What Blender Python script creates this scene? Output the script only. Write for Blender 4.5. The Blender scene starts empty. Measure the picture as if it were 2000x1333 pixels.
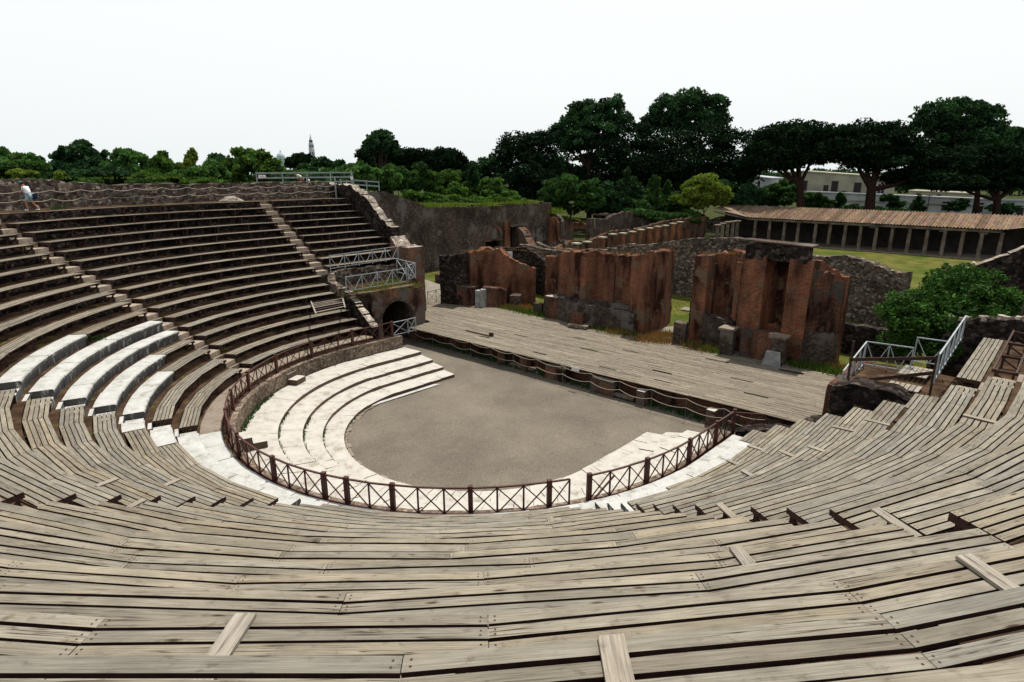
import bpy, math, random
import numpy as np
from mathutils import Vector, Matrix, noise
rnd = random.Random(7)
RAD = math.radians
sc = bpy.context.scene
COL = sc.collection

# ------------------------------------------------------------------ camera
CAM = Vector((20.5953, -19.4469, 10.4916)); YAW, PIT, ROL, F = 0.7608, 0.2758, -0.0013, 1160.05   # focal length in pixels of a 2000 px wide picture
_fw = Vector((-math.sin(YAW)*math.cos(PIT), math.cos(YAW)*math.cos(PIT), -math.sin(PIT)))
_r0 = Vector((math.cos(YAW), math.sin(YAW), 0)); _u0 = _r0.cross(_fw)
_rt = _r0*math.cos(ROL) + _u0*math.sin(ROL); _up = _u0*math.cos(ROL) - _r0*math.sin(ROL)
cd = bpy.data.cameras.new('camera'); cam = bpy.data.objects.new('camera', cd); COL.objects.link(cam)
cd.sensor_width = 36; cd.lens = F/2000*36; cd.clip_start = 0.05; cd.clip_end = 6000
m = Matrix((_rt, _up, -_fw)).transposed().to_4x4(); m.translation = CAM; cam.matrix_world = m
sc.camera = cam

# ------------------------------------------------------------------ sky and sun
SUN = Vector((-0.12, 0.36, 1.0)).normalized()
w = bpy.data.worlds.new('World'); sc.world = w; w.use_nodes = True
nt = w.node_tree; nt.nodes.clear()
sky = nt.nodes.new('ShaderNodeTexSky'); sky.sky_type = 'NISHITA'; sky.sun_disc = False
sky.sun_elevation = math.asin(SUN.z); sky.sun_rotation = math.atan2(SUN.x, SUN.y)
sky.altitude = 30; sky.air_density = 1.3; sky.dust_density = 6.0; sky.ozone_density = 1.0
hs = nt.nodes.new('ShaderNodeHueSaturation'); hs.inputs['Saturation'].default_value = 0.22
# summer haze: milky white up to about thirty degrees, thinner and bluer overhead
tcw = nt.nodes.new('ShaderNodeTexCoord'); sxw = nt.nodes.new('ShaderNodeSeparateXYZ'); cr = nt.nodes.new('ShaderNodeValToRGB')
nt.links.new(tcw.outputs['Generated'], sxw.inputs[0]); nt.links.new(sxw.outputs['Z'], cr.inputs[0])
cr.color_ramp.elements[0].position = 0.0; cr.color_ramp.elements[0].color = (0.90, 0.945, 0.95, 1)
cr.color_ramp.elements[1].position = 1.0; cr.color_ramp.elements[1].color = (0.36, 0.41, 0.47, 1)
for p_, c_ in ((0.12, (0.93, 0.965, 0.965)), (0.42, (0.925, 0.965, 0.97)), (0.75, (0.48, 0.53, 0.58))):
    e_ = cr.color_ramp.elements.new(p_); e_.color = (*c_, 1)
ml = nt.nodes.new('ShaderNodeMixRGB'); ml.blend_type = 'MULTIPLY'; ml.inputs[0].default_value = 1.0; ml.inputs[2].default_value = (8.6, 8.6, 8.6, 1)
mx = nt.nodes.new('ShaderNodeMixRGB'); mx.blend_type = 'MIX'; mx.inputs[0].default_value = 0.85
bg = nt.nodes.new('ShaderNodeBackground'); bg.inputs['Strength'].default_value = 0.125
wo = nt.nodes.new('ShaderNodeOutputWorld')
nt.links.new(sky.outputs[0], hs.inputs['Color']); nt.links.new(cr.outputs[0], ml.inputs[1]); nt.links.new(hs.outputs[0], mx.inputs[1]); nt.links.new(ml.outputs[0], mx.inputs[2]); nt.links.new(mx.outputs[0], bg.inputs[0]); nt.links.new(bg.outputs[0], wo.inputs[0])
sd = bpy.data.lights.new('sun', 'SUN'); sd.energy = 5.0; sd.angle = RAD(0.5); sd.color = (1.0, 0.95, 0.86)
so = bpy.data.objects.new('sun', sd); COL.objects.link(so); so.rotation_euler = SUN.to_track_quat('Z', 'Y').to_euler(); so.location = (0, 0, 60)
sc.view_settings.view_transform = 'Standard'; sc.view_settings.look = 'None'; sc.view_settings.exposure = 0.06; sc.view_settings.gamma = 1.0

# ------------------------------------------------------------------ where things of the photograph stand (ray meets a real plane)
def ray(px, py): return _fw + _rt*((px-1000)/F) - _up*((py-666.5)/F)
def at(px, py, depth): return CAM + ray(px, py)*depth
def gx(px, py, x): d = ray(px, py); return CAM + d*((x-CAM.x)/d.x)
def gy(px, py, y): d = ray(px, py); return CAM + d*((y-CAM.y)/d.y)
def gz(px, py, z): d = ray(px, py); return CAM + d*((z-CAM.z)/d.z)

# ------------------------------------------------------------------ the bowl: rows of radius R(k) and height Z(k)
EY = 1.0197
def R(k): return 11.7185 + 0.8281*k + 0.1533*(k/10)**2
def Z(k): return 0.2084 + 0.4693*k + 0.075*(k/10)**2
def pos(r, rb, u):      # point at radius r, arc coordinate u measured on radius rb (0 = middle of the bowl), straight wings past 90 degrees
    h = rb*math.pi/2
    if u < -h: return Vector((-r, -u-h, 0))
    if u > h: return Vector((r, u-h, 0))
    a = u/rb; return Vector((r*math.sin(a), -EY*r*math.cos(a), 0))
def uy(r, y, side): return side*(r*math.pi/2 + y)
def ua(r, deg, off=0.0): return r*RAD(deg) + off

# ------------------------------------------------------------------ materials
def newmat(name, rough=0.9):
    mt = bpy.data.materials.new(name); mt.use_nodes = True
    n = mt.node_tree.nodes; b = n['Principled BSDF']; b.inputs['Roughness'].default_value = rough
    b.inputs['Specular IOR Level'].default_value = 0.25 if rough < 0.9 else 0.03
    return mt, n, mt.node_tree.links, b
def ramp(n, l, src, stops):
    r = n.new('ShaderNodeValToRGB'); el = r.color_ramp.elements
    el[0].position, el[0].color = stops[0][0], (*stops[0][1], 1); el[1].position, el[1].color = stops[-1][0], (*stops[-1][1], 1)
    for p_, c_ in stops[1:-1]:
        e = el.new(p_); e.color = (*c_, 1)
    l.new(src, r.inputs[0]); return r.outputs[0]
def tex(n, l, kind, scale, vec=None, detail=6, **kw):
    t = n.new({'noise': 'ShaderNodeTexNoise', 'voro': 'ShaderNodeTexVoronoi'}[kind]); t.inputs['Scale'].default_value = scale
    if kind == 'noise': t.inputs['Detail'].default_value = detail; t.inputs['Roughness'].default_value = kw.get('rough', 0.6)
    if kw.get('feature'): t.feature = kw['feature']
    if vec is not None: l.new(vec, t.inputs['Vector'])
    return t
def mapping(n, l, src, scale):
    mp = n.new('ShaderNodeMapping'); mp.inputs['Scale'].default_value = scale; l.new(src, mp.inputs['Vector']); return mp.outputs[0]
def mul(n, l, a, b, fac=1.0, kind='MULTIPLY'):
    x = n.new('ShaderNodeMixRGB'); x.blend_type = kind; x.inputs[0].default_value = fac
    for i, s in ((1, a), (2, b)):
        if isinstance(s, tuple): x.inputs[i].default_value = (*s, 1)
        else: l.new(s, x.inputs[i])
    return x.outputs[0]
def mixf(n, l, fac, a, b):
    x = n.new('ShaderNodeMixRGB'); l.new(fac, x.inputs[0])
    for i, s in ((1, a), (2, b)):
        if isinstance(s, tuple): x.inputs[i].default_value = (*s, 1)
        else: l.new(s, x.inputs[i])
    return x.outputs[0]
def bump(n, l, b, h, strength=0.5, dist=0.02):
    bp = n.new('ShaderNodeBump'); bp.inputs['Strength'].default_value = strength; bp.inputs['Distance'].default_value = dist
    l.new(h, bp.inputs['Height']); l.new(bp.outputs[0], b.inputs['Normal'])
def objco(n): return n.new('ShaderNodeTexCoord').outputs['Object']
def tint(n):
    a = n.new('ShaderNodeAttribute'); a.attribute_name = 'tint'; return a.outputs['Color']

def mat_wood(name, dark, mid, light, k=1.0):
    mt, n, l, b = newmat(name, 0.85)
    uv = n.new('ShaderNodeUVMap'); uv.uv_map = 'UVMap'
    g1 = tex(n, l, 'noise', 1.0, mapping(n, l, uv.outputs[0], (2.2, 75, 1)), 8, rough=0.7)
    g2 = tex(n, l, 'noise', 1.0, mapping(n, l, uv.outputs[0], (1.4, 2.6, 1)), 5)
    g3 = tex(n, l, 'noise', 1.0, mapping(n, l, uv.outputs[0], (6, 9, 1)), 6)
    c = ramp(n, l, g1.outputs[0], [(0.32, dark), (0.47, mid), (0.64, light)])
    c = mul(n, l, c, ramp(n, l, g2.outputs[0], [(0.3, (0.70, 0.69, 0.68)), (0.55, (1, 1, 1)), (0.75, (1.15, 1.13, 1.08))]))
    c = mul(n, l, c, ramp(n, l, g3.outputs[0], [(0.28, (0.55, 0.5, 0.46)), (0.42, (1, 1, 1)), (1, (1.08, 1.08, 1.08))]))
    kv = tex(n, l, 'voro', 1.0, mapping(n, l, uv.outputs[0], (1.6, 6.5, 1)))
    c = mul(n, l, ramp(n, l, kv.outputs['Distance'], [(0.05, (0.22, 0.15, 0.11)), (0.085, (0.6, 0.5, 0.42)), (0.13, (1, 1, 1))]), c)
    cr = tex(n, l, 'noise', 1.0, mapping(n, l, uv.outputs[0], (0.5, 26, 1)), 2)
    crk = ramp(n, l, cr.outputs[0], [(0.48, (1, 1, 1)), (0.497, (0.16, 0.12, 0.10)), (0.503, (0.16, 0.12, 0.10)), (0.52, (1, 1, 1))])
    gate = tex(n, l, 'noise', 1.0, mapping(n, l, uv.outputs[0], (0.35, 2.5, 1)), 2)
    c = mixf(n, l, ramp(n, l, gate.outputs[0], [(0.47, (0, 0, 0)), (0.55, (1, 1, 1))]), c, mul(n, l, c, crk))
    c = mul(n, l, c, tint(n))
    l.new(c, b.inputs['Base Color'])
    bump(n, l, b, g1.outputs[0], 0.5, 0.006)
    return mt
def mat_rubble(name, stops, scale=3.2, mortar=(0.16, 0.13, 0.10), stain=0.5, bump_d=0.05, brick=None, mort=0.06):
    mt, n, l, b = newmat(name, 0.95)
    oc = objco(n)
    wv = tex(n, l, 'noise', 1.6, oc, 3); vec = mul(n, l, oc, wv.outputs['Color'], 0.12, 'ADD')
    vec = mapping(n, l, vec, (1, 1, 1.35))
    v1 = tex(n, l, 'voro', scale, vec); v2 = tex(n, l, 'voro', scale, vec, feature='DISTANCE_TO_EDGE')
    sep = n.new('ShaderNodeSeparateColor'); l.new(v1.outputs['Color'], sep.inputs[0])
    c = ramp(n, l, sep.outputs[0], stops)
    fn = tex(n, l, 'noise', 14, oc, 6)
    c = mul(n, l, c, ramp(n, l, fn.outputs[0], [(0.3, (0.55, 0.55, 0.55)), (0.7, (1.3, 1.3, 1.3))]))
    c = mixf(n, l, ramp(n, l, v2.outputs['Distance'], [(mort*0.4, (1, 1, 1)), (mort, (0, 0, 0))]), c, mortar)
    bg_ = tex(n, l, 'noise', 0.55, oc, 5)
    c = mul(n, l, c, ramp(n, l, bg_.outputs[0], [(0.35, (1-stain,)*3), (0.6, (1.15, 1.12, 1.1))]))
    if brick:
        bn = tex(n, l, 'noise', 0.45, mapping(n, l, oc, (1, 1, 0.8)), 5)
        fac = ramp(n, l, bn.outputs[0], [(brick[1], (0, 0, 0)), (brick[1]+0.06, (1, 1, 1))])
        c = mixf(n, l, fac, c, brick[0])
    l.new(c, b.inputs['Base Color'])
    h = mul(n, l, v2.outputs['Distance'], fn.outputs[0], 0.5, 'ADD'); bump(n, l, b, h, 0.9, bump_d)
    return mt
def mat_brick(name, c1, c2, plaster, thr=0.56):
    mt, n, l, b = newmat(name, 0.95)
    oc = objco(n)
    uv = n.new('ShaderNodeUVMap'); uv.uv_map = 'UVMap'
    br = n.new('ShaderNodeTexBrick'); br.inputs['Scale'].default_value = 1.0; br.inputs['Brick Width'].default_value = 0.34; br.inputs['Row Height'].default_value = 0.075
    br.inputs['Mortar Size'].default_value = 0.014; br.inputs['Color1'].default_value = (*c1, 1); br.inputs['Color2'].default_value = (*c2, 1); br.inputs['Mortar'].default_value = (0.20, 0.14, 0.11, 1)
    l.new(uv.outputs[0], br.inputs['Vector'])
    fn = tex(n, l, 'noise', 5, mapping(n, l, oc, (1, 1, 3.2)), 9, rough=0.75); big = tex(n, l, 'noise', 0.5, mapping(n, l, oc, (1.6, 1.6, 0.55)), 6)
    c = mul(n, l, br.outputs['Color'], ramp(n, l, fn.outputs[0], [(0.32, (0.52, 0.50, 0.50)), (0.66, (1.38, 1.32, 1.25))]))
    c = mul(n, l, c, ramp(n, l, big.outputs[0], [(0.38, (0.20, 0.19, 0.20)), (0.46, (0.62, 0.60, 0.60)), (0.62, (1.25, 1.15, 1.0))]))
    pn = tex(n, l, 'noise', 0.62, mapping(n, l, oc, (1, 1, 1.1)), 7)
    pf = ramp(n, l, pn.outputs[0], [(thr, (0, 0, 0)), (thr+0.03, (1, 1, 1))])
    pc = mul(n, l, plaster, ramp(n, l, fn.outputs[0], [(0.3, (0.5, 0.5, 0.5)), (0.7, (1.4, 1.4, 1.4))]))
    c = mixf(n, l, pf, c, pc)
    l.new(c, b.inputs['Base Color']); bump(n, l, b, mul(n, l, br.outputs['Fac'], fn.outputs[0], 0.7, 'SUBTRACT'), 0.6, 0.03)
    return mt
def mat_ground(name, stops, scale=2.0, fine=30.0, fstops=((0.35, (0.7, 0.7, 0.7)), (0.65, (1.25, 1.25, 1.25))), bd=0.02, second=None):
    mt, n, l, b = newmat(name, 0.97)
    oc = objco(n)
    t1 = tex(n, l, 'noise', scale, oc, 8); c = ramp(n, l, t1.outputs[0], stops)
    t2 = tex(n, l, 'noise', fine, oc, 5, rough=0.8); c = mul(n, l, c, ramp(n, l, t2.outputs[0], list(fstops)))
    if second:
        t3 = tex(n, l, 'noise', second[1], oc, 6); c = mixf(n, l, ramp(n, l, t3.outputs[0], [(second[2], (0, 0, 0)), (second[2]+second[3], (1, 1, 1))]), c, second[0])
    l.new(c, b.inputs['Base Color']); bump(n, l, b, t2.outputs[0], 0.6, bd)
    return mt
def mat_plain(name, col, rough=0.7, var=0.35, scale=6.0, use_tint=False, metal=0.0):
    mt, n, l, b = newmat(name, rough); b.inputs['Metallic'].default_value = metal
    t = tex(n, l, 'noise', scale, objco(n), 6)
    c = mul(n, l, ramp(n, l, t.outputs[0], [(0.3, (1-var,)*3), (0.7, (1+var*0.4,)*3)]), col)
    if use_tint: c = mul(n, l, c, tint(n))
    l.new(c, b.inputs['Base Color']); return mt
def mat_leaf(name, col, trans=0.3, spec=0.10):
    mt, n, l, b = newmat(name, 0.75)
    c = mul(n, l, tint(n), col)
    l.new(c, b.inputs['Base Color']); b.inputs['Specular IOR Level'].default_value = spec
    tr = n.new('ShaderNodeBsdfTranslucent'); l.new(mul(n, l, c, (1.1, 1.35, 0.5)), tr.inputs[0])
    ms = n.new('ShaderNodeMixShader'); ms.inputs[0].default_value = trans
    l.new(b.outputs[0], ms.inputs[1]); l.new(tr.outputs[0], ms.inputs[2]); l.new(ms.outputs[0], n['Material Output'].inputs[0])
    return mt
def mat_marble(name, base, dirt_shade, thr=0.5):
    mt, n, l, b = newmat(name, 0.7)
    oc = objco(n)
    a = tex(n, l, 'noise', 1.7, oc, 9, rough=0.75); c = ramp(n, l, a.outputs[0], [(0.36, (base[0]*0.55, base[1]*0.52, base[2]*0.44)), (0.45, tuple(x*0.84 for x in base)), (0.6, base)])
    s = tex(n, l, 'noise', 2.2, mapping(n, l, oc, (2.2, 2.2, 0.5)), 7)
    geo = n.new('ShaderNodeNewGeometry'); sx = n.new('ShaderNodeSeparateXYZ'); l.new(geo.outputs['True Normal'], sx.inputs[0])
    st = ramp(n, l, s.outputs[0], [(thr-0.08, (1, 1, 1)), (thr+0.1, (0, 0, 0))])
    side = ramp(n, l, sx.outputs['Z'], [(0.3, (0.97, 0.97, 0.97)), (0.7, (0.20, 0.20, 0.20))])   # stain heaviest on upright faces, with their shade painted in
    c = mixf(n, l, mul(n, l, st, side), c, dirt_shade)
    f = tex(n, l, 'noise', 40, oc, 4); c = mul(n, l, c, ramp(n, l, f.outputs[0], [(0.3, (0.85, 0.85, 0.85)), (0.6, (1.05, 1.05, 1.05))]))
    l.new(c, b.inputs['Base Color']); bump(n, l, b, f.outputs[0], 0.3, 0.01)
    return mt

M = {}
M['wood'] = mat_wood('weathered_wood', (0.118, 0.100, 0.076), (0.200, 0.175, 0.134), (0.272, 0.244, 0.192))
M['boards'] = mat_wood('stage_boards', (0.078, 0.062, 0.047), (0.172, 0.148, 0.113), (0.27, 0.238, 0.188))
M['slat'] = mat_wood('pale_slat_wood', (0.16, 0.135, 0.11), (0.27, 0.235, 0.19), (0.37, 0.33, 0.27))
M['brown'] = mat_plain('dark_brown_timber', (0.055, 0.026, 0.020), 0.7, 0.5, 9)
M['rust'] = mat_plain('red_brown_painted_metal', (0.080, 0.028, 0.021), 0.6, 0.5, 14)
M['pale'] = mat_plain('pale_grey_painted_metal', (0.36, 0.39, 0.40), 0.5, 0.4, 12)
M['greyw'] = mat_plain('grey_green_timber_rail', (0.26, 0.31, 0.30), 0.8, 0.45, 8)
M['rope'] = mat_plain('pale_rope', (0.42, 0.36, 0.28), 0.9, 0.3, 20)
M['earth'] = mat_ground('terrace_earth', [(0.3, (0.026, 0.015, 0.010)), (0.5, (0.058, 0.035, 0.022)), (0.7, (0.11, 0.073, 0.046))], 1.5, 22, second=((0.085, 0.085, 0.02), 0.9, 0.62, 0.06))
M['gravel'] = mat_ground('orchestra_gravel', [(0.32, (0.120, 0.104, 0.086)), (0.5, (0.150, 0.130, 0.106)), (0.68, (0.180, 0.154, 0.124))], 0.30, 19, ((0.34, (0.62, 0.61, 0.60)), (0.66, (1.38, 1.36, 1.32))), 0.02)
M['post'] = mat_plain('grey_green_iron', (0.10, 0.12, 0.115), 0.6, 0.3, 9)
M['path'] = mat_ground('pale_path', [(0.3, (0.16, 0.14, 0.11)), (0.7, (0.26, 0.23, 0.19))], 0.8, 30)
M['grassg'] = mat_ground('dry_lawn', [(0.3, (0.050, 0.062, 0.014)), (0.5, (0.095, 0.096, 0.022)), (0.7, (0.150, 0.120, 0.036))], 0.5, 12, bd=0.04, second=((0.05, 0.075, 0.012), 0.16, 0.5, 0.15))
M['hill'] = mat_ground('scrubby_hill', [(0.3, (0.018, 0.028, 0.009)), (0.5, (0.036, 0.046, 0.014)), (0.7, (0.075, 0.066, 0.025))], 0.6, 9, bd=0.06)
M['marble'] = mat_marble('white_marble', (0.56, 0.55, 0.52), (0.055, 0.054, 0.053), 0.63)
M['marble2'] = mat_marble('worn_step_marble', (0.57, 0.54, 0.485), (0.085, 0.050, 0.034), 0.80)
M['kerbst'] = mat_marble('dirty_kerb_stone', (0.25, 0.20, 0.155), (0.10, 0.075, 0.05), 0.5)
M['stepst'] = mat_plain('tuff_step_block', (0.36, 0.29, 0.225), 0.95, 0.5, 7)
M['rubble'] = mat_rubble('grey_brown_rubble', [(0.0, (0.045, 0.034, 0.028)), (0.5, (0.105, 0.082, 0.068)), (0.8, (0.18, 0.145, 0.12)), (1, (0.34, 0.29, 0.245))], 4.6, (0.085, 0.068, 0.054), 0.5, 0.05, ((0.15, 0.13, 0.11), 0.62))
M['rubbled'] = mat_rubble('dark_lava_rubble', [(0.0, (0.010, 0.009, 0.009)), (0.6, (0.035, 0.028, 0.026)), (1, (0.10, 0.075, 0.065))], 4.4, (0.022, 0.017, 0.014))
M['podium'] = mat_rubble('podium_masonry', [(0.0, (0.085, 0.06, 0.045)), (0.5, (0.19, 0.15, 0.115)), (1, (0.32, 0.27, 0.22))], 8.0, (0.12, 0.09, 0.065), 0.4, 0.03)
M['rubtop'] = mat_rubble('pale_wall_capping', [(0.0, (0.20, 0.16, 0.13)), (0.5, (0.38, 0.33, 0.28)), (1, (0.55, 0.50, 0.44))], 3.6, (0.16, 0.12, 0.09))
M['tuffw'] = mat_rubble('brown_tuff_reticulate', [(0.0, (0.050, 0.036, 0.030)), (0.6, (0.085, 0.064, 0.052)), (1, (0.135, 0.105, 0.088))], 6.0, (0.062, 0.048, 0.04), 0.45, 0.02, ((0.125, 0.108, 0.095), 0.55))
M['brick'] = mat_brick('old_red_brick', (0.225, 0.074, 0.037), (0.120, 0.045, 0.028), (0.150, 0.100, 0.065), 0.575)
M['brickd'] = mat_brick('dark_worn_brick', (0.120, 0.040, 0.026), (0.075, 0.028, 0.020), (0.075, 0.06, 0.052), 0.54)
M['tbrick'] = mat_brick('tunnel_brick', (0.17, 0.085, 0.060), (0.115, 0.060, 0.045), (0.13, 0.105, 0.09), 0.53)
M['gloom'] = mat_plain('shade_dark_plaster', (0.040, 0.035, 0.032), 0.95, 0.5, 0.8); M['dark'] = mat_plain('unlit_void_dark', (0.012, 0.010, 0.009), 0.95, 0.4)  # gloom paints portico shade into the wall; dark stands for unlit voids
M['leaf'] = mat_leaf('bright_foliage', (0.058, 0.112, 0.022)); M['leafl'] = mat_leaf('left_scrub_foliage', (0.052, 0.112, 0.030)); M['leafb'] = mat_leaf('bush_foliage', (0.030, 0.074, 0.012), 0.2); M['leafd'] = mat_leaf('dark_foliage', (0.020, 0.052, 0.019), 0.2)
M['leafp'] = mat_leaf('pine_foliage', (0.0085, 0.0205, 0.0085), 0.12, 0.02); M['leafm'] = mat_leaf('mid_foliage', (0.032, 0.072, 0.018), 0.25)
M['leafy'] = mat_leaf('yellow_green_foliage', (0.115, 0.150, 0.025)); M['dry'] = mat_leaf('dry_grass_blades', (0.24, 0.125, 0.048), 0.2)
M['trunk'] = mat_plain('pine_bark', (0.030, 0.017, 0.013), 0.95, 0.6, 3)
M['tile'] = mat_plain('terracotta_tile', (0.215, 0.160, 0.118), 0.9, 0.45, 3, True)
M['column'] = mat_rubble('worn_column_stucco', [(0.0, (0.10, 0.08, 0.065)), (1, (0.20, 0.165, 0.135))], 2.2, (0.12, 0.10, 0.085), 0.5)
M['plaster'] = mat_plain('cream_plaster', (0.36, 0.34, 0.26), 0.95, 0.3, 0.35); M['plasterw'] = mat_plain('grey_white_plaster', (0.42, 0.44, 0.46), 0.95, 0.35, 0.3)
M['window'] = mat_plain('dark_shuttered_window', (0.030, 0.025, 0.024), 0.5, 0.4)
M['stucco'] = mat_plain('hazed_tower_stone', (0.55, 0.56, 0.62), 0.9, 0.25, 0.3); M['copper'] = mat_plain('pale_green_dome_copper', (0.38, 0.47, 0.46), 0.8, 0.2, 0.2)  # tower stone carries distance haze in its pale bluish tint
M['skin'] = mat_plain('tanned_skin', (0.42, 0.17, 0.11), 0.6, 0.1); M['whitec'] = mat_plain('white_cotton', (0.75, 0.74, 0.76), 0.9, 0.1)
M['denim'] = mat_plain('pale_blue_denim', (0.30, 0.40, 0.48), 0.9, 0.2); M['navy'] = mat_plain('navy_cloth', (0.015, 0.020, 0.05), 0.9, 0.2)
M['teal'] = mat_plain('teal_cap_cloth', (0.03, 0.16, 0.24), 0.8, 0.1); M['cream'] = mat_plain('cream_shirt_cloth', (0.62, 0.55, 0.40), 0.9, 0.1)
M['redc'] = mat_plain('dark_red_cloth', (0.16, 0.012, 0.018), 0.9, 0.1); M['hair'] = mat_plain('dark_brown_hair', (0.02, 0.012, 0.01), 0.7, 0.1); M['hairw'] = mat_plain('white_hair', (0.6, 0.58, 0.55), 0.8, 0.1)
M['sign'] = mat_plain('white_sign_board', (0.70, 0.68, 0.66), 0.6, 0.05); M['signr'] = mat_plain('red_sign_ink', (0.45, 0.03, 0.03), 0.6, 0.05)
M['obrick'] = mat_brick('orange_quoin_brick', (0.30, 0.115, 0.05), (0.20, 0.075, 0.04), (0.16, 0.12, 0.09), 0.62)
M['facing'] = mat_plain('grey_marble_facing', (0.30, 0.30, 0.29), 0.8, 0.5, 2.5)
M['roofflat'] = mat_plain('tan_flat_roof', (0.50, 0.33, 0.24), 0.9, 0.2, 1.0)

# ------------------------------------------------------------------ mesh building
class MB:
    def __init__(s): s.v = []; s.f = []; s.uv = []; s.t = []; s.mi = []
    def face(s, pts, uv=None, t=(1, 1, 1), mi=0):
        b = len(s.v); s.v += [tuple(p) for p in pts]; s.f.append(tuple(range(b, b+len(pts)))); s.uv += uv or [(p[0], p[2]) for p in pts]; s.t.append(t); s.mi.append(mi)
    def hexa(s, a, b, t=(1, 1, 1), uo=0.0, vo=0.0, mi=0, ms=None):   # a = 4 lower corners, b = 4 upper corners (same order, counter-clockwise from above)
        L = (Vector(b[1])-Vector(b[0])).length; W = (Vector(b[3])-Vector(b[0])).length; H = (Vector(b[0])-Vector(a[0])).length
        s.face(b, [(uo, vo), (uo+L, vo), (uo+L, vo+W), (uo, vo+W)], t, mi)
        ms = mi if ms is None else ms
        s.face([a[3], a[2], a[1], a[0]], [(uo, vo), (uo+L, vo), (uo+L, vo+W), (uo, vo+W)], t, ms)
        for i in range(4):
            j = (i+1) % 4; l_ = L if i % 2 == 0 else W
            s.face([a[i], a[j], b[j], b[i]], [(uo, vo+5), (uo+l_, vo+5), (uo+l_, vo+5+H), (uo, vo+5+H)], t, ms)
    def box(s, c, d, rz=0.0, t=(1, 1, 1), mi=0):     # centre, full size
        ca, sa = math.cos(rz), math.sin(rz); q = []
        for x, y in ((-1, -1), (1, -1), (1, 1), (-1, 1)):
            dx, dy = x*d[0]/2, y*d[1]/2; q.append((c[0]+dx*ca-dy*sa, c[1]+dx*sa+dy*ca))
        s.hexa([(x, y, c[2]-d[2]/2) for x, y in q], [(x, y, c[2]+d[2]/2) for x, y in q], t, rnd.random()*9, rnd.random()*9, mi)
    def bar(s, p, q, wd, ht=None, t=(1, 1, 1), up=(0, 0, 1)):
        p, q = Vector(p), Vector(q); d = q-p; ht = ht or wd
        if d.length < 1e-6: return
        d.normalize(); up = Vector(up)
        if abs(d.dot(up)) > 0.98: up = Vector((1, 0, 0))
        sx = d.cross(up).normalized(); sy = sx.cross(d).normalized()
        a = [p-sx*wd/2-sy*ht/2, q-sx*wd/2-sy*ht/2, q+sx*wd/2-sy*ht/2, p+sx*wd/2-sy*ht/2]
        b = [x+sy*ht for x in a]; a = [a[0], a[1], a[2], a[3]]
        s.hexa([a[3], a[2], a[1], a[0]], [b[3], b[2], b[1], b[0]], t, rnd.random()*9, rnd.random()*9)
    def tube(s, pts, rad, seg=6, t=(1, 1, 1), cap=True):
        pts = [Vector(p) for p in pts]; rad = rad if hasattr(rad, '__len__') else [rad]*len(pts); rings = []
        for i, p in enumerate(pts):
            d = (pts[min(i+1, len(pts)-1)]-pts[max(i-1, 0)]).normalized(); up = Vector((0, 0, 1)) if abs(d.z) < 0.9 else Vector((1, 0, 0))
            a = d.cross(up).normalized(); b = a.cross(d)
            rings.append([p+(a*math.cos(2*math.pi*j/seg)+b*math.sin(2*math.pi*j/seg))*rad[i] for j in range(seg)])
        for i in range(len(rings)-1):
            for j in range(seg):
                k = (j+1) % seg; s.face([rings[i][j], rings[i][k], rings[i+1][k], rings[i+1][j]], None, t)
        if cap: s.face(rings[0][::-1], None, t); s.face(rings[-1], None, t)
    def build(s, name, mats, parent=None, smooth=False):
        me = bpy.data.meshes.new(name); me.from_pydata(s.v, [], s.f)
        if not isinstance(mats, (list, tuple)): mats = [mats]
        for x in mats: me.materials.append(x)
        u = me.uv_layers.new(name='UVMap'); u.data.foreach_set('uv', np.array(s.uv, np.float32).ravel())
        a = me.attributes.new('tint', 'FLOAT_COLOR', 'FACE'); a.data.foreach_set('color', np.c_[np.array(s.t, np.float32), np.ones(len(s.t), np.float32)].ravel())
        if len(mats) > 1: me.polygons.foreach_set('material_index', s.mi)
        if smooth: me.polygons.foreach_set('use_smooth', [True]*len(s.f))
        me.update(); o = bpy.data.objects.new(name, me); COL.objects.link(o)
        if parent: o.parent = parent; o.matrix_parent_inverse = Matrix.Translation(-parent.location)
        return o
def tag(o, label=None, cat=None, group=None, kind=None):
    if label: o['label'] = label
    if cat: o['category'] = cat
    if group: o['group'] = group
    if kind: o['kind'] = kind
    return o
def thing(name, label, cat, loc=(0, 0, 0), group=None):
    o = bpy.data.objects.new(name, None); COL.objects.link(o); o.location = loc; o.empty_display_size = 0.2
    return tag(o, label, cat, group)
def wt(a=0.16, warm=0.05):
    g = 1+rnd.uniform(-a, a)*1.0; c = rnd.uniform(-warm, warm); return (g*(1+c), g, g*(1-c*1.4))
def nz(p, f=1.0, s=0.0): return noise.noise(Vector((p[0]*f+s, p[1]*f-s, p[2]*f+s*2)))

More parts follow.
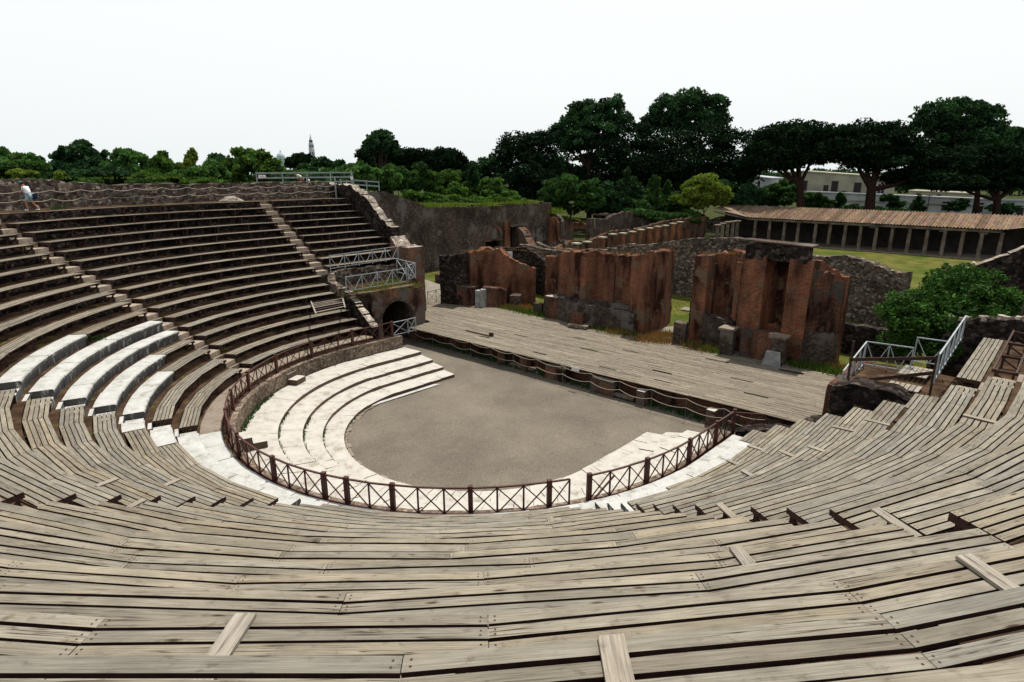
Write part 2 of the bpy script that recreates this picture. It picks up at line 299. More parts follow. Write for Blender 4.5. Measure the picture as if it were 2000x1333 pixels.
# ------------------------------------------------------------------ masonry sheet: a wall with real thickness, ragged top and openings
def wall_mesh(path, zb, tops, th, cell=0.25, holes=None, disp=0.05, jag=0.10, seed=1.0, mi_top=0, cap=None):
    P2 = [Vector((p[0], p[1])) for p in path]; L = [0.0]
    for a, b in zip(P2, P2[1:]): L.append(L[-1]+(b-a).length)
    n = max(2, int(round(L[-1]/cell))); S = [L[-1]*i/n for i in range(n+1)]
    for c_ in L[1:-1]:
        i = min(range(n+1), key=lambda q: abs(S[q]-c_)); S[i] = c_
    def pt(s_):
        for i in range(len(P2)-1):
            if s_ <= L[i+1]+1e-6 or i == len(P2)-2:
                f = (s_-L[i])/max(L[i+1]-L[i], 1e-6); return P2[i].lerp(P2[i+1], f)
    def nrm(s_):
        e = 0.02; a = pt(max(0, s_-e)); b = pt(min(L[-1], s_+e)); d = (b-a).normalized(); return Vector((d.y, -d.x))
    if callable(tops): top = tops
    else:
        def top(s_):
            for (a, za), (b, zb_) in zip(tops, tops[1:]):
                if s_ <= b or b == tops[-1][0]: return za+(zb_-za)*min(1, max(0, (s_-a)/max(b-a, 1e-6)))
    T = [top(s_)+jag*(nz((s_, seed, 0), 1.9)+0.7*nz((s_, seed, 5), 5.0)) for s_ in S]
    nj = int(math.ceil((max(T)-zb)/cell)); fill = {}
    for i in range(n):
        tc = (T[i]+T[i+1])/2
        for j in range(nj):
            sc_, zc = (S[i]+S[i+1])/2, zb+(j+0.5)*cell
            fill[i, j] = (zb+j*cell < tc-0.04) and not (holes and any(h(sc_, zc) for h in holes))
    mb = MB(); cache = {}
    def V(i, j, side):
        k = (i, j, side)
        if k not in cache:
            p = pt(S[i]); nn = nrm(S[i]); z = min(zb+j*cell, T[i]) if not (j == 0) else zb
            q = Vector((p.x, p.y, z)); d = disp*(nz(q, 0.9, seed)+0.6*nz(q, 3.1, seed))
            q += Vector((nn.x, nn.y, 0))*(side*th/2 + d*(1 if side > 0 else -1))
            if j > 0 and zb+j*cell >= T[i]-0.01: q.z += 0.35*jag*nz(q, 4.0, seed+side)
            cache[k] = q
        return cache[k]
    def uvp(i, j): return (S[i], zb+j*cell)
    for i in range(n):
        for j in range(nj):
            if not fill[i, j]: continue
            uv = [uvp(i, j), uvp(i+1, j), uvp(i+1, j+1), uvp(i, j+1)]
            mb.face([V(i, j, 1), V(i+1, j, 1), V(i+1, j+1, 1), V(i, j+1, 1)], uv)
            mb.face([V(i+1, j, -1), V(i, j, -1), V(i, j+1, -1), V(i+1, j+1, -1)], [uv[1], uv[0], uv[3], uv[2]])
            if not fill.get((i, j+1)): mb.face([V(i, j+1, 1), V(i+1, j+1, 1), V(i+1, j+1, -1), V(i, j+1, -1)], [uv[0], uv[1], (uv[1][0], uv[1][1]+th), (uv[0][0], uv[0][1]+th)], (1, 1, 1), mi_top if not any(fill.get((i, jj)) for jj in range(j+1, nj)) else 0)
            if not fill.get((i, j-1)) and j > 0: mb.face([V(i, j, -1), V(i+1, j, -1), V(i+1, j, 1), V(i, j, 1)], uv)
            if not fill.get((i-1, j)): mb.face([V(i, j, -1), V(i, j, 1), V(i, j+1, 1), V(i, j+1, -1)], [(0, uv[0][1]), (th, uv[0][1]), (th, uv[3][1]), (0, uv[3][1])])
            if not fill.get((i+1, j)): mb.face([V(i+1, j, 1), V(i+1, j, -1), V(i+1, j+1, -1), V(i+1, j+1, 1)], [(0, uv[0][1]), (th, uv[0][1]), (th, uv[3][1]), (0, uv[3][1])])
    return mb
def wall(name, label, cat, mat, path, zb, tops, th, parent=None, **kw):
    grp = kw.pop('group', None)
    o = wall_mesh(path, zb, tops, th, **kw).build(name, mat, parent)
    if label and not parent: tag(o, label, cat, grp)
    return o
def rect_hole(s0, s1, z0, z1): return lambda s_, z: s0 < s_ < s1 and z0 < z < z1
def arch_hole(sc_, hw, z0, zs): return lambda s_, z: abs(s_-sc_) < hw and z0 < z and (z < zs or (s_-sc_)**2+(z-zs)**2 < hw*hw)
# ================================================================== GROUND AND TERRAIN
def sheet(name, pts, z, mat, kind='structure', sub=0, amp=0.0, uvs=1.0):
    mb = MB(); mb.face([(x, y, z) for x, y in pts], [(x*uvs, y*uvs) for x, y in pts]); o = mb.build(name, mat); return tag(o, kind=kind)
def grid(name, x0, x1, y0, y1, fz, step, mat, keep=None, kind='structure'):
    nx, ny = int((x1-x0)/step), int((y1-y0)/step); mb = MB(); P = {}
    for i in range(nx+1):
        for j in range(ny+1):
            x, y = x0+(x1-x0)*i/nx, y0+(y1-y0)*j/ny; P[i, j] = (x, y, fz(x, y))
    for i in range(nx):
        for j in range(ny):
            q = [P[i, j], P[i+1, j], P[i+1, j+1], P[i, j+1]]
            if keep is None or keep((q[0][0]+q[2][0])/2, (q[0][1]+q[2][1])/2): mb.face(q, [(a[0], a[1]) for a in q])
    return tag(mb.build(name, mat, smooth=True), kind=kind)
sheet('ground', [(-3000, -3000), (3000, -3000), (3000, 3000), (-3000, 3000)], -1.75, M['hill'])
grid('orchestra_ground', -17.0, 13.5, -10.5, 8.4, lambda x, y: -1.5+0.03*nz((x, y, 0), 0.5)+0.012*nz((x, y, 3), 2.5), 0.4, M['gravel'])
grid('courtyard_ground', -33.6, 34, 8.2, 36, lambda x, y: -0.55+0.05*nz((x, y, 1), 0.4)+0.03*nz((x, y, 1), 1.7), 0.8, M['grassg'])
mb = MB(); mb.face([(13.4, 36, -1.8), (-33.6, 36, -1.8), (-33.6, 36, -0.5), (13.4, 36, -0.5)]); tag(mb.build('courtyard_edge', M['earth']), kind='structure')
grid('lawn', -40, 44, 36, 90.2, lambda x, y: -1.62+0.05*nz((x, y, 7), 0.2), 2.0, M['grassg'])
# pale path behind the stage, and between the ruins
mb = MB(); mb.face([(-33, 15.5, -.47), (-23.5, 8.6, -.47), (-17.5, 9.2, -.47), (-19.8, 13.4, -.47), (-24.5, 18.6, -.47), (-33, 20.5, -.47)]); tag(mb.build('gravel_path', M['path']), kind='structure')
mb = MB(); mb.face([(-2.6, 25.2, -.462), (3.2, 25.6, -.462), (3.1, 26.9, -.462), (-2.8, 26.4, -.462)]); mb.face([(-1.2, 16.0, -.463), (2.6, 16.2, -.463), (2.2, 19.6, -.463), (.8, 21.0, -.463), (-.6, 19.0, -.463)]); tag(mb.build('courtyard_path', M['path']), kind='structure')

# stepped earth of the seating bowl
YL, YR, YLU, YRU = 1.35, 2.95, 9.25, 10.9
def stations(rb, yl, yr, d=0.7):
    u0, u1 = uy(rb, yl, -1), uy(rb, yr, 1); n = int((u1-u0)/d); return [u0+(u1-u0)*i/n for i in range(n+1)]
mb = MB()
def strip(r0, z0, r1, z1, rb, yl, yr, rough=0.04, mi=0):
    st = stations(rb, yl, yr); prev = None
    for u in st:
        a = pos(r0, rb, u); b = pos(r1, rb, u)
        a.z = z0+rough*nz((a.x, a.y, z0), 1.3); b.z = z1+rough*nz((b.x, b.y, z1), 1.3)
        if prev: mb.face([prev[0], a, b, prev[1]], [(0, 0)]*4, (1, 1, 1), mi)
        prev = (a, b)
strip(11.2, -0.02, 11.80, -0.02, 11.5, 3.2, 3.4, 0.02)
for k in range(0, 17):
    lo = k < 8; yl, yr = (YL if lo else YLU), (YR if lo else YRU)
    f = Z(k)-0.04; r0 = R(k)-0.02 if k == 0 else R(k)+0.66; r1 = R(k+1)+0.66
    rb = R(k)
    if k == 0: strip(R(0)-0.04, -0.03, R(0)-0.02, f, rb, YL, YR, 0.0)
    strip(r0, f, r1, f+0.02, rb, yl, yr); strip(r1, f+0.02, r1+0.02, Z(k+1)-0.04, rb, yl, yr, 0.0, 1)  # risers in dark rubble: under-bench shade put into the colour
strip(R(17)+0.68, Z(17)-0.04, 29.6, Z(17)-0.02, R(17), YLU, YRU, 0.05)
tag(mb.build('earth_terraces', [M['earth'], M['rubbled']]), kind='structure')
# ground at the level of the upper walk, behind the bowl and to the left
def hz(x, y):
    d = math.hypot(x, y); base = 8.9+0.6*min(1, max(0, (d-30)/3))+0.25*nz((x, y, 2), 0.25)
    return base
grid('upper_terrace_ground', -130, 60, -110, 9.6, hz, 2.0, M['hill'], keep=lambda x, y: (math.hypot(x, y/EY) > 29.9 if y < 0 else x < -29.6) )
grid('upper_hill', -130, -34.4, 9.6, 45, lambda x, y: 6.4+2.6*max(0, min(1, (22-y)/10))+0.3*nz((x, y, 4), 0.2)+0.3, 2.0, M['hill'])

# ================================================================== WOODEN AND STONE BENCHES
ORD = ['', 'first', 'second', 'third', 'fourth', 'fifth', 'sixth', 'seventh', 'eighth', 'ninth', 'tenth', 'eleventh', 'twelfth', 'thirteenth', 'fourteenth', 'fifteenth', 'sixteenth', 'topmost']
WEDGE = {
 0: 'against the far rubble wall', 1: 'in the block left of the tunnel', 2: 'in the white-seat block',
 3: 'in the lower left block', 4: 'in the foreground block', 5: 'in the right-hand block', 6: 'in the small far right block'}
WG = {0: 'benches against the far rubble wall', 1: 'benches left of the tunnel', 2: 'benches of the block with white stone seats', 3: 'benches of the lower left block', 4: 'benches of the foreground block', 5: 'benches of the right-hand block', 6: 'benches of the far right block'}
A1, O1, A2, O2, A16, O16, AN, ON = 60.37, 0.546, 18.75, 0.33, -15.29, -0.72, -56.98, 0.20
def wedge_range(w_, k):
    r = R(k); up = k >= 8
    if w_ == 0: return (uy(r, YLU-0.15, -1), uy(r, 2.35, -1)) if up else None
    if w_ == 1: return (uy(r, 1.40 if up else YL-0.02, -1), ua(r, AN, ON))
    if w_ == 2: return (ua(r, AN, ON+0.85), ua(r, A16, O16))
    if w_ == 3: return (ua(r, A16, O16+0.85), ua(r, A2, O2))
    if w_ == 4: return (ua(r, A2, O2+0.85), ua(r, A1, O1-0.85))
    if w_ == 5: return (ua(r, A1, O1), uy(r, YR-0.05 if not up else 3.05, 1))
    if w_ == 6: return (uy(r, 4.1, 1), uy(r, YRU-0.15, 1)) if up else None
def splits(u0, u1, L, off):
    n = max(1, int(round((u1-u0)/L))); s = [u0+(u1-u0)*i/n for i in range(n+1)]
    for i in range(1, n): s[i] += off*L*0.3
    return s
WID = {5: [.118]*5, 4: [.15, .15, .15, .15], 3: [.20, .19, .2]}
def plank_seat(k, u0, u1, depth=0.64, near=False, L=2.9):
    mb = MB(); r = R(k); z = Z(k); L = (1.9 if k < 6 else 2.3) if not near else (2.5 if k < 14 else 2.9)
    if near: wd = rnd.choice([[.105, .10, .11, .10, .10], [.17, .10, .09, .10, .09] if k < 13 else [.20, .115, .10, .115], [.10, .105, .105, .10, .11], [.12, .105, .105, .19], [.11, .10, .105, .11, .10]])
    else: wd = [.107]*5 if depth > 0.5 else [.15, .15]
    gap = (depth-sum(wd))/max(1, len(wd)-1); gap = max(0.006, min(gap, 0.028))
    if near: gap = (depth-sum(wd))/max(1, len(wd)-1)
    base = splits(u0, u1, L, rnd.uniform(-1, 1)); tone = wt(0.10, 0.03)
    d = 0.0
    for j, w_ in enumerate(wd):
        for i in range(len(base)-1):
            a, b = base[i], base[i+1]
            pts = []
            for uu, dd in ((a, d), (b, d), (b, d+w_), (a, d+w_)): pts.append(pos(r+dd, r, uu))
            e = (pts[1]-pts[0]).normalized(); q = 0.003
            pts = [pts[0]+e*q, pts[1]-e*q, pts[2]-e*q, pts[3]+e*q]
            js = .004 if near else .011; z0 = z+rnd.uniform(-js, js*.7)+.022*nz(pts[0], .35, k); z1 = z+rnd.uniform(-js, js*.7)+.022*nz(pts[1], .35, k); jj = rnd.uniform(-.004, .004); n_ = Vector((-e.y, e.x, 0))*jj
            top = [p_+n_+Vector((0, 0, zz)) for p_, zz in zip(pts, (z0, z1, z1, z0))]; bot = [p_-Vector((0, 0, .036)) for p_ in top]
            t = wt(0.17, 0.035); t = tuple(x*y for x, y in zip(t, tone))
            if (not near) and rnd.random() < .006: continue
            mb.hexa(bot, top, t, rnd.random()*50, rnd.random()*50, 0, 1)  # brown edges and undersides paint the shade of the gaps
            if near:
                for e0, s0 in ((top[0], 1), (top[1], -1)):
                    for fr in (.3, .7):
                        q_ = e0+e*s0*.045+(top[3]-top[0])*fr+Vector((0, 0, .002)); s_ = .007; mb.face([q_+Vector((-s_, -s_, 0)), q_+Vector((s_, -s_, 0)), q_+Vector((s_, s_, 0)), q_+Vector((-s_, s_, 0))], None, (.4, .3, .3), 1)
        d += w_+gap
    return mb, base
def trestle(k, u, depth=0.64, zf=None):
    mb = MB(); r = R(k); z = Z(k)-0.047; zf = Z(k-1)-0.05 if zf is None else zf
    a = pos(r-0.02, r, u); b = pos(r+depth+0.02, r, u); n_ = pos(r, r, u+0.04)-pos(r, r, u-0.04); n_.normalize()
    mb.bar((a.x, a.y, z-0.045), (b.x, b.y, z-0.045), 0.06, 0.09, wt(.2, .05))
    f = pos(r+0.10, r, u); g = pos(r+depth-0.10, r, u)
    mb.bar((f.x, f.y, zf), (f.x, f.y, z-0.09), 0.07, 0.07, wt(.2, .05)); mb.bar((g.x, g.y, zf), (g.x, g.y, z-0.09), 0.07, 0.07, wt(.2, .05))
    mb.bar((g.x, g.y, zf+0.05), (f.x, f.y, z-0.14), 0.05, 0.05, wt(.2, .05)); return mb
def stone_seat(k, u0, u1, depth=0.72, zf=None, h=None, round_=0.05, bl=1.7):
    mb = MB(); r = R(k); z = Z(k); zf = Z(k-1)-0.06 if zf is None else zf
    n = max(1, int(round((u1-u0)/bl))); E_ = [u0+(u1-u0)*i/n for i in range(n+1)]
    for i in range(n):
        zz = z+rnd.uniform(-.012, .012); g = 0.008; a, b = E_[i]+g, E_[i+1]-g; m_ = 3; t = wt(.07, .02); dr = rnd.uniform(-.012, .012)
        prof = [(0.10, zf), (0.07, zz-.20), (0.0, zz-.14), (0.0, zz-.045), (0.035, zz), (depth, zz), (depth, zf)]
        us = [a+(b-a)*j/m_ for j in range(m_+1)]; rings = []
        for u in us:
            rings.append([(lambda q, zq: Vector((q.x, q.y, zq+0.01*nz((q.x, q.y, zq), 2))))(pos(r+p_+dr+0.02*nz((u, p_*5, k), 1.7), r, u), zq) for p_, zq in prof])
        for j in range(m_):
            for q in range(len(prof)-1): mb.face([rings[j][q], rings[j+1][q], rings[j+1][q+1], rings[j][q+1]], None, t)
        mb.face(rings[0], None, t); mb.face(rings[-1][::-1], None, t)
    return mb
def wood_bench(w_, k, u0, u1, lab, near=False, depth=0.64, tr=2.3):
    p0 = pos(R(k), R(k), (u0+u1)/2)
    t = thing('wooden_bench', lab, 'bench', (p0.x, p0.y, Z(k-1)-.05), WG[w_])
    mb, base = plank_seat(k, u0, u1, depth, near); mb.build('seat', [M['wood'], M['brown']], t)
    n = max(1, int(round((u1-u0)/tr)))
    for i in range(n+1):
        u = u0+0.06+(u1-u0-0.12)*i/n; trestle(k, u, depth).build('trestle', M['brown'], t)
    return t
def stone_bench(w_, k, u0, u1, lab):
    o = stone_seat(k, u0, u1).build('stone_bench', M['marble']); return tag(o, lab, 'stone bench', WG[w_])
STONE = {(2, 7): (-39.0, 99), (2, 6): (-99, 99), (2, 5): (-99, 99), (2, 4): (-43.5, 99), (2, 3): (-39.0, 99),
         (3, 1): (-99, 99), (3, 2): (-99, -7.5), (3, 3): (-99, -11.0), (5, 1): (-99, 97), (5, 2): (-99, 71.5), (5, 3): (-99, 63.2)}
BARE = {(6, 9), (6, 10), (6, 11), (6, 12), (6, 13)}
for w_ in range(7):
    for k in range(1, 18):
        rg = wedge_range(w_, k)
        if not rg: continue
        if w_ == 6 and k > 13: continue
        if w_ == 0 and k > 17: continue
        u0, u1 = rg; r = R(k); near = (w_ in (3, 4, 5) and k > 7)
        ordn = ORD[k]+(' row up' if k < 17 else ' row along the walk')
        if w_ in (0, 6): ordn = (ORD[k-7]+' row up') if k < 17 else 'topmost row'
        if (w_, k) in BARE: continue
        depth = 0.64 if k < 17 else 0.34
        if (w_, k) in STONE:
            a, b = STONE[w_, k]; s0 = max(u0, ua(r, a)) ; s1 = min(u1, ua(r, b))
            if s0-u0 > 1.0: wood_bench(w_, k, u0, s0-0.05, 'grey plank bench, left of a stone seat, %s, %s' % (ordn, WEDGE[w_]), near)
            else: s0 = u0
            if u1-s1 > 1.0: wood_bench(w_, k, s1+0.05, u1, 'grey plank bench, right of a stone seat, %s, %s' % (ordn, WEDGE[w_]), near)
            else: s1 = u1
            stone_bench(w_, k, s0, s1, 'white stone seat, %s, %s' % (ordn, WEDGE[w_]))
        else:
            wood_bench(w_, k, u0, u1, 'grey plank bench, %s, %s' % (ordn, WEDGE[w_]), near, depth, 2.3 if w_ < 3 else 3.0)
# bare frames where the planks of the far right block are gone
for k in (9, 10, 11, 12, 13):
    r = R(k); u0, u1 = wedge_range(6, k); p0 = pos(r, r, (u0+u1)/2)
    t = thing('bare_bench_frame', 'bare dark bench frame without planks, %s row of the far right block' % ORD[k-7], 'bench frame', (p0.x, p0.y, Z(k-1)), 'bare bench frames on dry earth at far right')
    mb = MB()
    for d in (0.02, 0.60):
        a, b = pos(r+d, r, u0), pos(r+d, r, u1); mb.bar((a.x, a.y, Z(k)-.05), (b.x, b.y, Z(k)-.05), .06, .07)
    mb.build('long_rail', M['brown'], t)
    for i in range(4): trestle(k, u0+0.1+(u1-u0-0.2)*i/3).build('trestle', M['brown'], t)
# low kerb that rings the seating (row 0)
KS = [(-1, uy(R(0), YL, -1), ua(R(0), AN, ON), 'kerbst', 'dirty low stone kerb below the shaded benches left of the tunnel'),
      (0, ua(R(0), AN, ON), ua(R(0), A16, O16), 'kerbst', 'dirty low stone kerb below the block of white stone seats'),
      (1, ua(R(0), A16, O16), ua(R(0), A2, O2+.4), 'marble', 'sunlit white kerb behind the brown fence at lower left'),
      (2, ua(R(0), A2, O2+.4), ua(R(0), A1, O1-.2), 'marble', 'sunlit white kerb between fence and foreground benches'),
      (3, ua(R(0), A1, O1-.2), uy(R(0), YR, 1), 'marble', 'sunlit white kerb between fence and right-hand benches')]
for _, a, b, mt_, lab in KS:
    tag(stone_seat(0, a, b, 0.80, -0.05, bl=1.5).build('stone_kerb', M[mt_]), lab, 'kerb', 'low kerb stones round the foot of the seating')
# stairways between the blocks
ST = [('stairway of pale blocks rising past the far rubble wall', lambda r: uy(r, 1.875, -1), 8, 17, 0.9), ('long stairway of tuff blocks left of the shaded block', lambda r: ua(r, AN, ON+.425), 1, 17, .8),
      ('stairway of white and tuff blocks at the near end of the white stone seats', lambda r: ua(r, A16, O16+.425), 1, 17, .8), ('stairway at the left end of the foreground benches', lambda r: ua(r, A2, O2+.425), 1, 17, .8),
      ('stairway at the right end of the foreground benches', lambda r: ua(r, A1, O1-.425), 1, 17, .8), ('stairway at the near end of the far right block', lambda r: uy(r, 3.58, 1), 8, 17, .98)]
for si, (lab, fu, k0, k1, wd) in enumerate(ST):
    p0 = pos(R(k0), R(k0), fu(R(k0))); t = thing('stairway', lab, 'stairway', (p0.x, p0.y, Z(k0)-.3), 'stairways between the blocks of benches')
    for k in range(k0, k1+1):
        for h_, (ra, rb_, zt, zl) in enumerate(((0.06, 0.655, Z(k-1)+.225, Z(k-1)-.1), (0.67, 0.80, Z(k)-.01, Z(k-1)-.1))):
            mb = MB(); r = R(k); u = fu(r); wdd = wd/2+(-.01 if h_ == 0 else -.03)
            q = [pos(r+ra, r, u-wdd), pos(r+ra, r, u+wdd), pos(r+rb_, r, u+wdd), pos(r+rb_, r, u-wdd)]
            zz = zt+rnd.uniform(-.02, .012); c = wt(.22, .05)
            mb.hexa([v+Vector((0, 0, zl)) for v in q], [v+Vector((0, 0, zz)) for v in q], c, rnd.random()*9, rnd.random()*9)
            mt_ = 'marble' if (si == 2 and 1 <= k <= 7) or (si in (3, 4) and k <= 3) else ('kerbst' if h_ or si in (3, 4) else 'stepst')
            mb.build('step', M[mt_], t)
# loose boards laid across the benches
SL = [(8, 62.0, 'beside the right foreground stairway, lower of two'), (12, 61.5, 'beside the right foreground stairway, upper of two'), (13, 54.2, 'right of centre in the foreground'), (15, 56.4, 'at the right edge of the picture'),
      (16, 48.8, 'bottom centre, nearest the viewer'), (15, 43.2, 'bottom left, near the viewer'), (7, 22.2, 'across the left foreground benches'), (6, 14.0, 'in the lower left block, left of two'), (4, 12.5, 'in the lower left block, right of two'),
      (6, 92.1, 'in the right block, sixth row'), (5, 92.0, 'in the right block below the rubble lump'), (9, 86.4, 'in the upper right benches'), (5, 84.6, 'in the right block, fifth row'), (4, 84.8, 'in the right block, fourth row'), (4, 77.0, 'midway up the right block'), (2, 84.7, 'low in the right block'), (2, 91.3, 'at the fence end of the right block'), (5, 52.8, 'low in the foreground block')]
for k, a, where in SL:
    r = R(k); u = ua(r, a); mb = MB(); z = Z(k)+.022; wd = .075; c = wt(.12, .03); sk = rnd.uniform(-.08, .08)
    q = [pos(r-.03, r, u-wd), pos(r-.03, r, u+wd), pos(r+.66, r, u+wd+sk), pos(r+.66, r, u-wd+sk)]; q = [q[0], q[3], q[2], q[1]][::-1] if False else q
    lo = [v+Vector((0, 0, z-.016)) for v in q]; hi = [v+Vector((0, 0, z+.012)) for v in q]
    lo = [lo[1], lo[2], lo[3], lo[0]]; hi = [hi[1], hi[2], hi[3], hi[0]]
    mb.hexa(lo, hi, c, rnd.random()*30, rnd.random()*30)
    tag(mb.build('loose_board', M['slat']), 'pale short board laid across a bench, '+where, 'board', 'loose boards laid across the benches')

# ================================================================== FENCE ON THE PODIUM, PODIUM WALL
RF, hF = 11.50, 0.98
def fp(a, z=0.0, r=RF):
    h = 90.0
    if abs(a) > h: y = (abs(a)-h)*RAD(1)*r; return Vector((math.copysign(r, a), y, z))
    return Vector((r*math.sin(RAD(a)), -EY*r*math.cos(RAD(a)), z))
FP = [-103.5, -88.5, -73.5, -59, -45, -32.5, -20.5, -6.2, 8.1, 20.3, 24.7, 32.7, 45.1, 57.6]
FP2 = [64.5, 76.3, 88.4, 99.3, 107.5]
NP = [3, 3, 3, 3, 3, 3, 3, 3, 3, 1, 2, 3, 3]
def fence(name, lab, posts, panels, tail=None, loc=None):
    p0 = fp(posts[0]); t = thing(name, lab, 'fence', tuple(p0), 'brown metal fence round the orchestra'); tops = MB(); bots = MB()
    for a in posts:
        mb = MB(); p = fp(a, -0.05); q = fp(a, hF+.06); ang = RAD(a); mb.box((p.x, p.y, hF/2), (.15, .13, hF+.16), ang); mb.build('post', M['rust'], t)
    seq = list(zip(posts, posts[1:], panels)) + ([tail] if tail else [])
    for a, b, n in seq:
        for i in range(n):
            u, v = a+(b-a)*i/n, a+(b-a)*(i+1)/n; P, Q = fp(u, 0), fp(v, 0); wig = rnd.uniform(-.01, .01)
            tops.bar(P+Vector((0, 0, hF+wig)), Q+Vector((0, 0, hF)), .065, .045); bots.bar(P+Vector((0, 0, .05)), Q+Vector((0, 0, .05)), .05, .05)
            mb = MB(); mb.bar(P+Vector((0, 0, .06)), Q+Vector((0, 0, hF-.03)), .032, .032); mb.bar(P+Vector((0, 0, hF-.03)), Q+Vector((0, 0, .06)), .032, .032); mb.build('cross_brace', M['rust'], t)
            if i or (b == (tail[1] if tail else None) and i == 0 and False):
                mb = MB(); mb.bar(P+Vector((0, 0, 0)), P+Vector((0, 0, hF)), .045, .045); mb.build('upright', M['rust'], t)
    if tail:
        Q = fp(tail[1], 0); mb = MB(); mb.bar(Q, Q+Vector((0, 0, hF)), .045, .045); mb.build('upright', M['rust'], t)
    tops.build('top_rail', M['rust'], t); bots.build('bottom_rail', M['rust'], t); return t
fence('brown_fence', 'long curving red-brown metal fence with X panels, left of the gap', FP, NP, (57.6, 61.0, 1))
fence('brown_fence', 'shorter red-brown metal fence with X panels, right of the gap', FP2, [3, 3, 3, 2])
mb = MB(); a, b = fp(65.5, .05, RF-.02), fp(69.5, .75, RF-.05); mb.bar(a, b, .07, .03); tag(mb.build('leaning_bar', M['rust']), 'red-brown bar leaning inside the first panel right of the gap', 'bar')
def lattice(name, lab, pts, h, mat='pale', npan=None, cat='railing', grp=None, zig=True, post=.05, th=.03, double=False, cross=False):
    t = thing(name, lab, cat, tuple(pts[0]), grp); tops, bots = MB(), MB()
    for si in range(len(pts)-1):
        P, Q = Vector(pts[si]), Vector(pts[si+1]); n = npan[si] if npan else max(1, int(round((Q-P).length/1.0)))
        tops.bar(P+Vector((0, 0, h)), Q+Vector((0, 0, h)), .05, .04); bots.bar(P+Vector((0, 0, .08)), Q+Vector((0, 0, .08)), .035, .035)
        for i in range(n):
            A_, B_ = P.lerp(Q, i/n), P.lerp(Q, (i+1)/n); mb = MB(); H, K = Vector((0, 0, h-.02)), Vector((0, 0, .08)); mid = A_.lerp(B_, .5)
            if cross: mb.bar(A_+K, B_+H, th); mb.bar(A_+H, B_+K, th)
            else: mb.bar(A_+H, mid+K, th); mb.bar(mid+K, B_+H, th)
            mb.build('brace', M[mat], t)
            mb = MB(); mb.bar(A_-Vector((0, 0, .05)), A_+Vector((0, 0, h+.02)), post); mb.build('post', M[mat], t)
        if si == len(pts)-2: mb = MB(); mb.bar(Q-Vector((0, 0, .05)), Q+Vector((0, 0, h+.02)), post); mb.build('post', M[mat], t)
    tops.build('top_rail', M[mat], t); bots.build('bottom_rail', M[mat], t); return t
q0 = fp(-103.5, 0); lattice('metal_railing', 'short pale metal railing with crossed bars in front of the tunnel', [(-11.5, q0.y+.02, 0), (-11.5, q0.y+1.3, 0), (-11.55, q0.y+2.0, 0)], 0.95, 'pale', [1, 1], cross=True, grp='pale metal railings', post=.035, th=.03)
E_ = fp(107.5, 0); lattice('metal_railing', 'thin pale brace railing at the right end of the brown fence', [(E_.x, E_.y+.05, 0), (E_.x+1.0, E_.y+.7, 0)], 0.9, 'rust', [1], cross=True, post=.03, th=.02)
# podium wall (path is walked so that its front faces the orchestra)
RP = 11.22
path = [(RP, 3.3), (RP, 0)] + [(RP*math.sin(RAD(a)), -EY*RP*math.cos(RAD(a))) for a in range(84, -90, -6)] + [(-RP, 0), (-RP, 3.3)]
LP = sum(math.dist(a, b) for a, b in zip(path, path[1:]))
o = wall('podium_wall', 'low curved rubble podium wall carrying the brown fence', 'wall', M['podium'], [(x*(RP+.13)/RP, y if y > 0 else y*(RP+.13)/RP) for x, y in path][::-1], -1.5, [(0, 0.0), (LP*1.1, 0.0)], 0.28, cell=0.22, disp=.025, jag=.03)

# ================================================================== LOW MARBLE STEPS ROUND THE ORCHESTRA
STEP = [(0.25, -0.25, 9.65, -9.42, 9.9, 3.44, 4.7, -0.78), (0.5, -0.5, 8.5, -7.96, 9.0, 3.23, 4.5, -0.97), (0.7, -0.75, 7.52, -6.80, 8.22, 3.14, 4.0, -1.15), (0.88, -0.95, 6.5, -5.60, 7.38, 2.99, 3.7, -1.33)]
def outline(cx, cy, r, xl, xr, yl, yr, n=40):
    pts = [(xl, yl)]
    for i in range(n+1):
        a = RAD(-90+180*i/n); x = cx+r*math.sin(a); y = cy-r*math.cos(a)*1.0; pts.append((max(xl, min(xr, x)), y))
    pts.append((xr, yr)); return pts
OUT = [outline(0, 0, 11.12, -11.12, 11.12, 3.36, 3.3)] + [outline(c[0], c[1], c[2], c[3], c[4], c[5], c[6]) for c in STEP]
OUT[0] = [(x, y*EY if y < 0 else y) for x, y in OUT[0]]
def resample(pts, n):
    L = [0]
    for a, b in zip(pts, pts[1:]): L.append(L[-1]+math.dist(a, b))
    o = []; j = 0
    for i in range(n+1):
        s = L[-1]*i/n
        while j < len(L)-2 and L[j+1] < s: j += 1
        f = (s-L[j])/max(L[j+1]-L[j], 1e-9); o.append((pts[j][0]+(pts[j+1][0]-pts[j][0])*f, pts[j][1]+(pts[j+1][1]-pts[j][1])*f))
    return o
NAMES = ['widest top step against the podium wall', 'second step down', 'third step down', 'lowest step beside the gravel']
